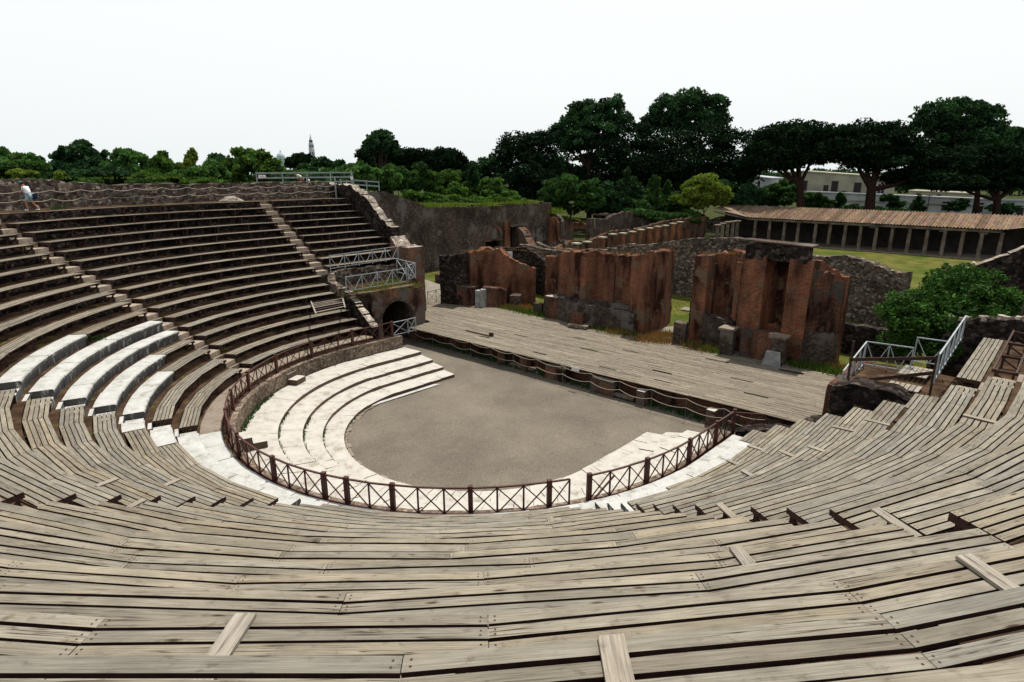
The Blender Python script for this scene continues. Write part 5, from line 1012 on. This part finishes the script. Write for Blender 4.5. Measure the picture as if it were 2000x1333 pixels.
# left skyline scrub (on the high ground behind the walk)
LS = [('scrub_tree', 'low green scrub at the left edge behind the parapet', [(-10, 318, 40, 22), (30, 325, 38, 20), (70, 330, 30, 22), (5, 300, 14, 9)], 52, 'leafm'),
      ('scrub_tree', 'dark green layered tree highest on the left skyline', [(150, 300, 34, 20), (125, 310, 24, 15), (185, 312, 30, 20), (150, 330, 45, 22), (160, 284, 18, 9)], 54, 'leafd'),
      ('scrub_tree', 'fresh green rounded tree right of the dark layered tree', [(245, 315, 30, 20), (270, 325, 32, 24), (225, 335, 30, 22), (238, 301, 16, 10)], 53, 'leafm'),
      ('scrub_tree', 'feathery light green bush left of the spiky sapling', [(312, 322, 22, 18), (335, 335, 28, 20), (318, 304, 10, 8), (300, 345, 30, 14)], 50, 'leaf'),
      ('scrub_tree', 'thin spiky sapling poking above the scrub', [(372, 318, 8, 22), (378, 305, 6, 12), (365, 330, 14, 16)], 50, 'leafy'),
      ('scrub_tree', 'mid green bush in front of the distant pine', [(390, 345, 36, 20), (420, 335, 26, 18), (360, 348, 30, 16)], 49, 'leafm'),
      ('scrub_tree', 'dark rounded distant tree left of the sunlit tree', [(425, 322, 28, 17), (408, 328, 16, 12)], 75, 'leafd'),
      ('scrub_tree', 'sunlit fluffy green tree left of the dome', [(480, 315, 36, 22), (510, 322, 32, 24), (455, 332, 28, 20), (500, 302, 20, 10), (535, 335, 24, 20)], 60, 'leaf'),
      ('scrub_tree', 'dark green hedge of small trees below the bell tower', [(625, 325, 22, 14), (655, 328, 20, 14), (600, 335, 26, 12), (640, 340, 36, 14)], 85, 'leafd'),
      ('scrub_tree', 'small bush beside the timber railing', [(555, 342, 24, 8), (520, 346, 26, 8), (590, 344, 22, 7)], 68, 'leafm'),
      ('scrub_tree', 'green bush just right of the tall grey post', [(700, 340, 26, 18), (730, 350, 32, 20), (690, 355, 24, 16), (760, 345, 26, 18)], 66, 'leafm')]
LS += [('scrub_tree', 'green scrub filling the gap left of the layered tree', [(60, 338, 46, 16), (95, 335, 34, 18), (20, 342, 40, 12)], 56, 'leafm'),
       ('scrub_tree', 'green scrub below the layered tree', [(170, 345, 50, 12), (215, 342, 40, 16), (130, 346, 40, 10)], 50, 'leafd'),
       ('scrub_tree', 'bright scrub before the spiky sapling', [(285, 350, 40, 12), (330, 352, 40, 10), (395, 356, 40, 9)], 48, 'leaf'),
       ('scrub_tree', 'green scrub below the sunlit tree', [(430, 350, 36, 12), (470, 350, 24, 12), (530, 346, 30, 8)], 64, 'leafm'),
       ('scrub_tree', 'green treetops between bell tower and see-through tree', [(650, 345, 36, 14), (690, 338, 30, 16), (610, 348, 30, 10)], 82, 'leafm')]
for nm, lab, lb, d, mt_ in LS:
    mt_ = 'leafl' if mt_ in ('leafm',) else mt_
    tree(nm, lab, 'small tree', GB, lb, d, 8.8 if d < 70 else 6.5, 5200, .17*d/55, mt_, r0=.12, sub=30, subr=.30, thick=.8)
for px, py, w_, h_, mt_, lab in ((40, 338, 40, 8, 'leafy', 'yellow-green weeds on the parapet at far left'), (118, 344, 18, 9, 'leafy', 'round dry yellow tuft on the parapet'), (180, 355, 50, 7, 'leafm', 'green weeds on the dipping part of the parapet'), (290, 356, 60, 7, 'leafm', 'low green ground cover on the parapet right of the dip')):
    c = at(px, py, 46); k_ = 46/F; tag(leaf_object('weed_clump', [(c.x, c.y, c.z, w_*k_, w_*k_*.6, h_*k_)], 1500, .09, mt_), lab, 'weeds', 'weeds growing on the rear parapet')
# hedge and scrub on top of the high left wall
tree('hedge', 'bright green hedge along the top of the high rubble wall', 'hedge', GS, [(800, 383, 26, 9), (840, 389, 30, 10), (885, 392, 30, 9), (930, 393, 30, 9), (975, 392, 28, 9), (1010, 391, 18, 8)], 80, 7, 7000, .2, 'leaf', trunk=False, sub=26, thick=.5)
MS = [('sprawling green thicket above the high rubble wall, left part', [(770, 345, 30, 22), (800, 358, 32, 20), (750, 365, 26, 14), (820, 340, 22, 18)], 88, 'leafm'), ('light green thicket in the middle above the high rubble wall', [(860, 362, 36, 20), (900, 372, 34, 16), (880, 348, 24, 14)], 90, 'leaf'),
      ('dark conical shrub standing in the thicket', [(925, 350, 9, 18), (924, 335, 5, 10)], 90, 'leafd'), ('green thicket sloping down beside the dark pine', [(945, 375, 36, 16), (985, 380, 30, 14), (960, 360, 24, 14)], 92, 'leaf'),
      ('distant green trees between the two pine groups', [(930, 330, 30, 18), (960, 320, 26, 14), (915, 345, 26, 16), (975, 335, 26, 18)], 140, 'leafd')]
for lab, lb, d, mt_ in MS: tree('thicket', lab, 'thicket', GS, lb, d, -1.7, 5200, .19*d/88, mt_, r0=.2, sub=28, subr=.3, thick=.8)
tree('tree_belt', 'dark belt of trees behind the pale houses at right', 'trees', GS, [(1470+45*i, 350+(i % 3)*5, 40, 20) for i in range(14)], 205, -1.7, 9000, .5, 'leafd', trunk=False, sub=40, subr=.3)
# the wooded plain far beyond everything
fw_ = []
for i in range(75):
    px = -150+31*i+rnd.uniform(-9, 9); dd = rnd.uniform(230, 330); c = at(px, 338+rnd.uniform(-3, 7), dd); k_ = dd/F; fw_.append((c.x, c.y, c.z-3, 34*k_, 34*k_, (11+rnd.uniform(0, 5))*k_))
tag(leaf_object('far_woodland', fw_, 30000, 1.0, 'leafd', sub=40, subr=.3), kind='stuff')
# pines
PN = [('small umbrella pine beside the bell tower', [(588, 315, 26, 12), (570, 320, 14, 10), (604, 318, 14, 9)], 160, 590, .5, 3500, .45),
      ('rounded dark pine below the see-through tree', [(720, 305, 24, 14), (750, 300, 30, 14), (740, 322, 40, 20), (785, 315, 30, 22)], 130, 740, .5, 6000, .38),
      ('broad umbrella pine with a domed crown left of centre', [(865, 308, 40, 20), (830, 315, 30, 20), (890, 320, 22, 16), (845, 335, 45, 22), (800, 305, 26, 14)], 125, 850, .7, 8500, .36),
      ('dark pine at the left end of the tall central trees', [(1010, 290, 38, 28), (1050, 300, 42, 34), (985, 300, 20, 22), (1030, 335, 60, 34), (1060, 270, 25, 14), (1080, 360, 50, 26), (1040, 375, 60, 24)], 128, 1040, .8, 11000, .36),
      ('wide spreading pine right of centre on the skyline', [(1230, 275, 50, 26), (1300, 285, 50, 26), (1370, 272, 50, 26), (1425, 275, 36, 24), (1190, 300, 50, 30), (1330, 315, 75, 26), (1260, 325, 60, 26), (1410, 305, 45, 20), (1250, 250, 26, 10), (1390, 250, 30, 10), (1180, 350, 60, 26), (1300, 360, 70, 24), (1420, 345, 50, 20)], 132, 1250, .9, 17000, .36),
      ('umbrella pine with thin trunk before the cream house', [(1520, 268, 48, 22), (1560, 262, 50, 22), (1600, 275, 44, 22), (1500, 295, 40, 24), (1480, 300, 22, 22), (1555, 298, 58, 20), (1500, 316, 42, 14), (1590, 312, 30, 10), (1530, 322, 30, 10)], 112, 1561, .85, 13000, .34),
      ('widest umbrella pine with the thickest trunk', [(1680, 262, 52, 22), (1730, 262, 42, 22), (1640, 268, 40, 22), (1660, 292, 56, 22), (1730, 296, 52, 26), (1615, 298, 28, 18), (1710, 318, 50, 14), (1780, 300, 42, 32), (1790, 345, 52, 16)], 108, 1688, 1.05, 16000, .34),
      ('dark pine with forked trunk at the right edge', [(1900, 310, 48, 24), (1960, 305, 50, 26), (1860, 325, 36, 26), (1930, 340, 66, 24), (1990, 345, 40, 22), (1850, 355, 44, 16), (2030, 320, 40, 30), (1900, 362, 34, 10)], 106, 1940, .75, 14000, .34),
      ('low pine mass linking the big crowns behind the cream house', [(1445, 330, 36, 16), (1410, 345, 30, 14)], 128, 1445, .2, 3000, .36),
      ('dark pine foliage joining the two right-hand crowns', [(1830, 300, 30, 26), (1820, 330, 34, 22)], 128, 1830, .2, 3500, .36)]
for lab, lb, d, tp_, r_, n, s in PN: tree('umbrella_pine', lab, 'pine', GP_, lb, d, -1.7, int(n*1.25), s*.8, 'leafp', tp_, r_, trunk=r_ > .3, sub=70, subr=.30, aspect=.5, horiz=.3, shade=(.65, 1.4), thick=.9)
BL = [('see-through poplar-like tree above the rounded pine', [(742, 272, 26, 16), (725, 285, 18, 13), (760, 285, 18, 14), (750, 262, 14, 7)], 118, 745, 2600, .36, 'leafd'),
      ('left of the two tall central broadleaf trees', [(1150, 220, 36, 26), (1195, 215, 30, 26), (1110, 245, 28, 24), (1165, 255, 44, 26), (1215, 238, 20, 20), (1090, 265, 22, 18), (1120, 275, 36, 22)], 135, 1150, 10000, .42, 'leafd'),
      ('tallest broadleaf tree with lacy crown right of centre', [(1300, 215, 34, 28), (1350, 205, 38, 26), (1395, 208, 26, 22), (1280, 235, 24, 20), (1400, 232, 24, 20), (1340, 240, 50, 22), (1260, 255, 14, 12)], 138, 1340, 10500, .42, 'leafd'),
      ('tall broadleaf tree at the upper right', [(1830, 225, 34, 24), (1880, 220, 40, 28), (1925, 235, 34, 26), (1850, 255, 40, 28), (1910, 268, 46, 26), (1800, 245, 18, 14), (1955, 258, 26, 20), (1985, 262, 18, 12)], 126, 1900, 12500, .40, 'leafd'),
      ('dark broadleaf mass at the right margin', [(2010, 270, 24, 20), (2000, 290, 34, 20)], 128, 2010, 3500, .4, 'leafd')]
for lab, lb, d, tp_, n, s, mt_ in BL: tree('broadleaf_tree', lab, 'tree', GL, lb, d, -1.7, int(n*1.1), s*.72, mt_, tp_, .6, sub=50, subr=.27, shade=(.4, 1.6))
BS = [('loose green shrubs before the right part of the low white building', [(1865, 404, 16, 9), (1960, 408, 22, 10), (1880, 396, 12, 7), (1750, 398, 14, 8), (1735, 388, 16, 7)], 114, 'leafd', 2600), ('round yellow-green tree before the dark pines', [(1375, 365, 42, 24), (1360, 385, 40, 20), (1400, 380, 24, 22)], 100, 'leafy', 6500), ('dark bush left of the round yellow-green tree', [(1290, 395, 36, 22), (1260, 405, 34, 18), (1320, 405, 30, 20)], 100, 'leafm', 5000),
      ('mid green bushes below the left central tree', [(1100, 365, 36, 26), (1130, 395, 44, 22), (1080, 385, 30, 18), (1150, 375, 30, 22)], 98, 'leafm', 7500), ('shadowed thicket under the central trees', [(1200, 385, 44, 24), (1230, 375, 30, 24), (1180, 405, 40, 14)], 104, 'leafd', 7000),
      ('bright low scrub left of the portico roof', [(1335, 425, 36, 11), (1295, 425, 34, 11), (1362, 428, 16, 9), (1250, 418, 34, 9)], 92, 'leafm', 5500), ('pointed cypress left of centre', [(1225, 352, 7, 20), (1226, 338, 4, 10)], 98, 'leafd', 900), ('bluish conical shrub right of the cypress', [(1278, 365, 10, 18), (1278, 350, 6, 8)], 98, 'leafm', 1100), ('small conical shrub farther right', [(1303, 372, 7, 16)], 98, 'leafm', 800),
      ('bushes before the cream house left of the first pine trunk', [(1510, 385, 36, 20), (1535, 370, 24, 16), (1480, 388, 26, 14)], 122, 'leafm', 5000), ('leafy bushes right of the first pine trunk', [(1590, 390, 22, 16), (1605, 398, 20, 12), (1575, 398, 14, 12)], 121, 'leafm', 3000),
      ('small tree before the low white building', [(1641, 395, 8, 14), (1640, 385, 5, 8)], 121, 'leafm', 800), ('dark conical tree left of the taller street lamp', [(1792, 405, 11, 14), (1792, 393, 6, 9)], 112, 'leafd', 1100), ('low hedge along the foot of the low white building', [(1750, 413, 30, 5), (1700, 409, 24, 5), (1660, 406, 20, 5)], 112, 'leafd', 2000),
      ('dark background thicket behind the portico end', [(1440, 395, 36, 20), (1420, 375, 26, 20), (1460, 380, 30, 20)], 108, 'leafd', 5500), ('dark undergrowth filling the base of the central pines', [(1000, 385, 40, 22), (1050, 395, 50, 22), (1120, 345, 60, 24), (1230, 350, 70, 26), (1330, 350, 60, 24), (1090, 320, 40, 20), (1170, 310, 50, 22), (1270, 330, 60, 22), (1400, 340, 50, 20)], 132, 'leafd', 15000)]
for lab, lb, d, mt_, n in BS:
    d = (113 if mt_ == 'leafy' else d+21) if d < 106 else d+8
    tree('bush', lab, 'bush', GS, lb, d, -1.7, n, .19*d/88, mt_, r0=.15, sub=30, subr=.28, thick=.8)
# the big bush at the right
bl = []
for px, py, d, rx, ry, rz in ((1880, 560, 27.5, 1.7, 1.7, 1.0), (1830, 580, 27.0, 1.5, 1.5, 1.1), (1780, 610, 26.6, 1.4, 1.5, 1.0), (1930, 590, 27, 1.5, 1.5, .9), (1875, 620, 26.5, 2.0, 1.8, 1.5), (1800, 650, 26.3, 1.7, 1.6, 1.5), (1757, 615, 27.0, .8, 1.0, .9), (1960, 610, 26.8, 1.0, 1.2, .6), (1855, 540, 28, .8, .8, .6), (1785, 665, 26.6, .8, 1.1, .8), (1860, 670, 26.2, 1.2, 1.3, 1.0)):
    c = at(px, py, d); bl.append((c.x, c.y, c.z, rx, ry, rz))
t = thing('big_bush', 'big bright green bush billowing over the walls at right', 'bush', (bl[4][0], bl[4][1], -.5)); make_trunk(t, (bl[4][0], bl[4][1], -.5), [(b_[0], b_[1], b_[2]) for b_ in bl[:6]], .16, fork=.3); leaf_object('foliage', bl, 34000, .085, 'leafb', t, sub=60, subr=.24, shade=(.6, 1.5), horiz=.3)
# weeds and dry grass
def tufts(name, pts, n, h, sp, mat, seed, w_=.03): return tag(tuft_mesh([tuple(p) for p in pts], n, h, sp, seed, w_).build(name, M[mat]), kind='stuff')
tufts('dry_weeds', along((-12.9, 15.5, -.4), (-11.2, 16.4, -.4), 8)+along((.0, 16.0, -.45), (1.6, 17.2, -.45), 10)+along((3.4, 15.7, -.4), (4.6, 15.4, -.4), 5)+along((-2.6, 15.0, -.4), (-1.2, 15.2, -.4), 5)+along((.2, 14.6, -.4), (2.0, 15.4, -.4), 8)+along((11.5, 16.8, -.45), (13, 17.5, -.45), 6), 5200, .40, .42, 'dry', 1, .03)
tufts('green_weeds', along((-13.4, 15.3, -.4), (-9.0, 15.2, -.4), 12)+along((-12.4, 17.6, -.5), (-11.2, 18.8, -.5), 8)+along((-3.6, 14.9, -.4), (-.8, 15.2, -.4), 8)+along((3.3, 15.8, -.4), (5.2, 15.3, -.4), 8)+along((9.8, 15.9, -.4), (12.8, 16.5, -.4), 12), 3400, .36, .32, 'leafm', 2, .035)
tufts('yellow_weeds', along((-13.4, 15.4, -.4), (-9.0, 15.2, -.4), 12)+along((-3.6, 14.9, -.4), (-.8, 15.2, -.4), 8)+along((3.3, 15.6, -.4), (5.2, 15.2, -.4), 8)+along((9.8, 15.9, -.4), (13, 16.5, -.4), 12), 2600, .34, .34, 'leafy', 21, .03)
tufts('wall_top_dry_grass', [Vector((-17.5+.25*i, 14.4+.2*i, 4.1)) for i in range(9)]+along((-9.5, 17.5, 4.6), (-.6, 16.6, 5.1), 22)+along((2.7, 17.3, 5.4), (5.8, 17.5, 5.6), 12)+along((9.6, 17.7, 5.3), (11, 18.9, 4.3), 9)+along((-20.5, 21.6, 3.4), (-15, 22.4, 3.4), 12), 1100, .17, .14, 'dry', 3, .02)
tufts('parapet_dry_grass', [Vector((*rp(a, 29.8), 10.15)) for a in range(-86, -60, 2)]+along((-29.8, 0, 9.75), (-29.8, 9, 9.7), 10), 260, .16, .30, 'leafy', 4, .03)
hp = [gx(px, py, XW-.5) for px, py in ((840, 404), (890, 403), (950, 402), (1000, 398), (1025, 397))]
tufts('high_wall_grass', hp+[gy(px, py, 46.4) for px, py in ((1045, 411), (1070, 412), (1085, 417))]+[gy(px, py, 84.2) for px, py in ((1100, 426), (1120, 429), (1150, 435), (1175, 440))], 3600, .5, .8, 'leafy', 5, .07)
tufts('stage_foot_weeds', along((-13, 6.7, -1.5), (11.5, 7.4, -1.5), 30), 2400, .28, .2, 'leafm', 6, .03)
sp = []
for si, (f0, f1, n) in enumerate(((.30, .47, 30), (.30, .47, 30), (.33, .52, 30), (.22, .55, 36))):
    L_ = resample(OUT[si+1], 200); lo = (STEP[si+1][7] if si < 3 else -1.5)
    sp += [Vector((L_[int(200*(f0+(f1-f0)*i/n))][0], L_[int(200*(f0+(f1-f0)*i/n))][1], lo)) for i in range(n)]
tufts('step_joint_weeds', sp, 2600, .12, .05, 'leafm', 7, .02)
tufts('podium_foot_weeds', [Vector((11.05*math.sin(RAD(a)), -EY*11.05*math.cos(RAD(a)), -.78)) for a in range(-52, -28)], 420, .15, .06, 'leafm', 8, .03)
tufts('lawn_grass', [Vector((rnd.uniform(-20, 16), rnd.uniform(20, 30), -.55)) for _ in range(300)], 9000, .10, 1.2, 'leafy', 9, .03)
tufts('terrace_weeds', [pos(R(7)+.2, R(7), ua(R(7), -42))+Vector((0, 0, Z(6)-.03)), pos(27.9, 27.9, ua(27.9, -66))+Vector((0, 0, 8.4)), pos(R(10)+.4, R(10), uy(R(10), 6, 1))+Vector((0, 0, Z(9)))], 500, .2, .25, 'leafm', 10, .02)
# pebbles and dead leaves scattered on the gravel and terraces
mb = MB(); g = random.Random(9)
for i in range(1400):
    a = g.uniform(0, 6.28); rr = 6.2*math.sqrt(g.random()); x, y = .9+rr*math.cos(a), -1+rr*math.sin(a); s = g.uniform(.01, .028); v = g.uniform(.5, 1.5); z = -1.495+s*.5
    mb.face([(x-s, y, z), (x, y-s, z+.006), (x+s, y, z), (x, y+s, z+.004)], None, (v, v, v))
tag(mb.build('gravel_pebbles', M['kerbst']), kind='stuff')

# ================================================================== PEOPLE
def skin_body(name, joints, edges, mat, parent=None, sub=2):
    me = bpy.data.meshes.new(name); me.from_pydata([j[:3] for j in joints], edges, []); o = bpy.data.objects.new(name, me); COL.objects.link(o)
    md = o.modifiers.new('s', 'SKIN'); md.use_smooth_shade = True; s2 = o.modifiers.new('ss', 'SUBSURF'); s2.levels = sub; s2.render_levels = sub
    for v, j in zip(me.skin_vertices[0].data, joints): v.radius = (j[3], j[4] if len(j) > 4 else j[3]); 
    me.skin_vertices[0].data[0].use_root = True
    dg = bpy.context.evaluated_depsgraph_get(); nm = bpy.data.meshes.new_from_object(o.evaluated_get(dg)); o.modifiers.clear(); o.data = nm; nm.materials.clear(); nm.materials.append(mat)
    if parent: o.parent = parent
    return o
def blob(name, c, r, mat, parent, n=8):
    mb = MB(); c = Vector(c); rr = [[Vector((c.x+r[0]*math.cos(2*math.pi*i/12)*math.sin(math.pi*j/n), c.y+r[1]*math.sin(2*math.pi*i/12)*math.sin(math.pi*j/n), c.z+r[2]*math.cos(math.pi*j/n))) for i in range(12)] for j in range(n+1)]
    for j in range(n):
        for i in range(12): k_ = (i+1) % 12; mb.face([rr[j][k_], rr[j][i], rr[j+1][i], rr[j+1][k_]])
    o = mb.build(name, mat, None, True); o.parent = parent; return o
def person(lab, loc, rz, J, shirt, legs, shirt_mat, leg_mat, hair_mat, cap=None, long_legs=False, grp='visitors in the theatre', bag=False):
    t = thing('person', lab, 'person', tuple(loc), grp); t.rotation_euler = (0, 0, rz)
    names = list(J); idx = {n_: i for i, n_ in enumerate(names)}
    E_ = [('pelvis', 'chest'), ('chest', 'neck'), ('neck', 'head'), ('head', 'crown'), ('chest', 'shL'), ('shL', 'elL'), ('elL', 'haL'), ('haL', 'fiL'), ('chest', 'shR'), ('shR', 'elR'), ('elR', 'haR'), ('haR', 'fiR'), ('pelvis', 'hipL'), ('hipL', 'knL'), ('knL', 'anL'), ('anL', 'toL'), ('pelvis', 'hipR'), ('hipR', 'knR'), ('knR', 'anR'), ('anR', 'toR')]
    rad = dict(pelvis=.125, chest=.14, neck=.05, head=.085, crown=.07, shL=.06, elL=.042, haL=.035, fiL=.025, shR=.06, elR=.042, haR=.035, fiR=.025, hipL=.085, knL=.058, anL=.042, toL=.035, hipR=.085, knR=.058, anR=.042, toR=.035)
    jt = [(*J[n_], rad[n_]) for n_ in names]; skin_body('body', jt, [(idx[a], idx[b]) for a, b in E_], M['skin'], t)
    def lp(a, b, f): return tuple(J[a][i]+(J[b][i]-J[a][i])*f for i in range(3))
    sh = [(*J['pelvis'], .16), (*J['chest'], .175), (*J['shL'], .085), (*lp('shL', 'elL', .6), .07), (*J['shR'], .085), (*lp('shR', 'elR', .6), .07), (*lp('chest', 'neck', .6), .09)]
    skin_body('shirt', sh, [(0, 1), (1, 2), (2, 3), (1, 4), (4, 5), (1, 6)], shirt_mat, t)
    f = .92 if long_legs else .85; g_ = [(*J['pelvis'], .165), (*J['hipL'], .115), (*(J['knL'] if not long_legs else lp('knL', 'anL', .8)), .085), (*J['hipR'], .115), (*(J['knR'] if not long_legs else lp('knR', 'anR', .8)), .085)]
    if long_legs: g_ = [(*J['pelvis'], .165), (*J['hipL'], .11), (*J['knL'], .08), (*J['hipR'], .11), (*J['knR'], .08), (*lp('knL', 'anL', .85), .06), (*lp('knR', 'anR', .85), .06)]; skin_body('trousers', g_, [(0, 1), (1, 2), (2, 5), (0, 3), (3, 4), (4, 6)], leg_mat, t)
    else:
        g_[2] = (*lp('hipL', 'knL', f), .09); g_[4] = (*lp('hipR', 'knR', f), .09); skin_body('shorts', g_, [(0, 1), (1, 2), (0, 3), (3, 4)], leg_mat, t)
    h = Vector(J['head']); c = Vector(J['crown']); d = (c-h).normalized(); fwd = Vector((1, 0, 0)) if abs(d.x) < .8 else Vector((0, 0, -1))
    blob('hair', h+d*.06-fwd*.02, (.105, .10, .11), hair_mat, t)
    if cap:
        blob('cap', h+d*.10, (.115, .11, .08), cap, t); mb = MB(); q = h+d*.09+fwd*.13; mb.box(tuple(q), (.14, .14, .02)); o = mb.build('cap_peak', cap); o.parent = t
    for sgn in (-1, 1): blob('eye', h+fwd*.085+Vector((0, sgn*.035, .0))+d*.01, (.012, .014, .012), M['hair'], t, 5)
    blob('nose', h+fwd*.10-d*.02, (.02, .016, .024), M['skin'], t, 5)
    for s_ in 'LR': blob('shoe', Vector(J['an'+s_]).lerp(Vector(J['to'+s_]), .55)+Vector((0, 0, -.01)), (.13, .055, .05), M['navy'] if long_legs else M['whitec'], t, 6)
    if bag: mb = MB(); q = Vector(J['pelvis']); mb.box((q.x-.2, q.y-.12, q.z-.12), (.30, .16, .34)); o = mb.build('shoulder_bag', M['navy']); o.parent = t; mb = MB(); mb.bar((q.x-.1, q.y-.17, q.z), (J['shR'][0]+.05, J['shR'][1]+.12, J['shR'][2]+.08), .04, .02); o = mb.build('bag_strap', M['navy']); o.parent = t
    t.scale = (.96, .96, .96); return t
walk = dict(pelvis=(0, 0, .95), chest=(.10, 0, 1.30), neck=(.20, 0, 1.47), head=(.27, 0, 1.57), crown=(.31, 0, 1.66), shL=(.13, .18, 1.38), elL=(.20, .22, 1.12), haL=(.40, .12, 1.08), fiL=(.46, .09, 1.10), shR=(.13, -.18, 1.38), elR=(.16, -.24, 1.12), haR=(.36, -.16, 1.05), fiR=(.42, -.12, 1.07), hipL=(.0, .10, .90), knL=(.20, .10, .50), anL=(.16, .10, .09), toL=(.32, .10, .04), hipR=(-.02, -.10, .90), knR=(-.04, -.10, .50), anR=(-.36, -.10, .14), toR=(-.22, -.10, .04))
def facing(px): return YAW+math.pi       # towards the left of the picture
L_ = math.atan2(-_rt.y, -_rt.x)
q = pos(27.35, 27.35, ua(27.35, -62.0)); c = gz(63, 412, 8.42); d2 = Vector((c.x, c.y, 8.41)); d2 = d2 if math.hypot(c.x, c.y/EY) > 26.4 else q
person('person in a blue cap, white shirt and pale shorts with a dark bag, walking left', (d2.x, d2.y, 8.41), L_, walk, None, None, M['whitec'], M['denim'], M['hair'], M['teal'], bag=True)
bend = dict(pelvis=(0, 0, .95), chest=(.26, 0, 1.22), neck=(.42, 0, 1.25), head=(.52, 0, 1.20), crown=(.60, 0, 1.13), shL=(.32, .17, 1.20), elL=(.34, .20, .96), haL=(.30, .14, .76), fiL=(.29, .12, .70), shR=(.32, -.17, 1.20), elR=(.30, -.22, .95), haR=(.20, -.14, .78), fiR=(.18, -.12, .72), hipL=(0, .10, .9), knL=(.08, .10, .5), anL=(-.02, .10, .09), toL=(.14, .10, .04), hipR=(0, -.10, .9), knR=(.10, -.10, .5), anR=(.04, -.10, .09), toR=(.20, -.10, .04))
p = gx(590, 358, -30.9); person('person in a cream shirt bending forward behind the timber railing', (-30.9, p.y, 9.15), L_, bend, None, None, M['cream'], M['skin'], M['redc'], None)
sit = dict(pelvis=(0, 0, .25), chest=(.06, 0, .60), neck=(.10, 0, .78), head=(.12, 0, .90), crown=(.13, 0, .99), shL=(.08, .18, .69), elL=(.0, .36, .60), haL=(.05, .50, .66), fiL=(.06, .56, .68), shR=(.08, -.18, .69), elR=(.16, -.28, .48), haR=(.32, -.20, .42), fiR=(.38, -.17, .42), hipL=(.06, .10, .22), knL=(.42, .12, .45), anL=(.55, .12, .08), toL=(.68, .12, .04), hipR=(.06, -.10, .22), knR=(.44, -.12, .43), anR=(.60, -.12, .08), toR=(.72, -.12, .04))
p = gx(601, 362, -30.45); person('dark-haired person in a white shirt sitting on the wall beside the railing', (-30.45, p.y, 9.28), L_+math.pi, sit, None, None, M['whitec'], M['navy'], M['hair'], long_legs=True)
stand = dict(walk); stand.update(pelvis=(0, 0, .95), chest=(.0, 0, 1.30), neck=(.02, 0, 1.48), head=(.05, 0, 1.58), crown=(.05, 0, 1.67), shL=(.0, .19, 1.39), elL=(.02, .25, 1.12), haL=(.14, .24, .92), fiL=(.17, .23, .85), shR=(.0, -.19, 1.39), elR=(.02, -.25, 1.12), haR=(.14, -.24, .92), fiR=(.17, -.23, .85), knL=(.02, .10, .5), anL=(-.02, .10, .09), toL=(.14, .10, .04), knR=(.02, -.10, .5), anR=(-.02, -.10, .09), toR=(.14, -.10, .04))
p = at(1903, 512, 33.0); person('white-haired person in a dark red shirt behind the big bush at right', (p.x, p.y, p.z-1.66), L_, stand, None, None, M['redc'], M['navy'], M['hairw'], long_legs=True)
mb = MB(); mb.box((p.x, p.y, (p.z-1.66-.6)/2-.02), (2.2, 2.2, p.z-1.66+.6)); tag(mb.build('stone_landing', M['rubbled']), 'dark stone landing hidden behind the big bush', 'landing')
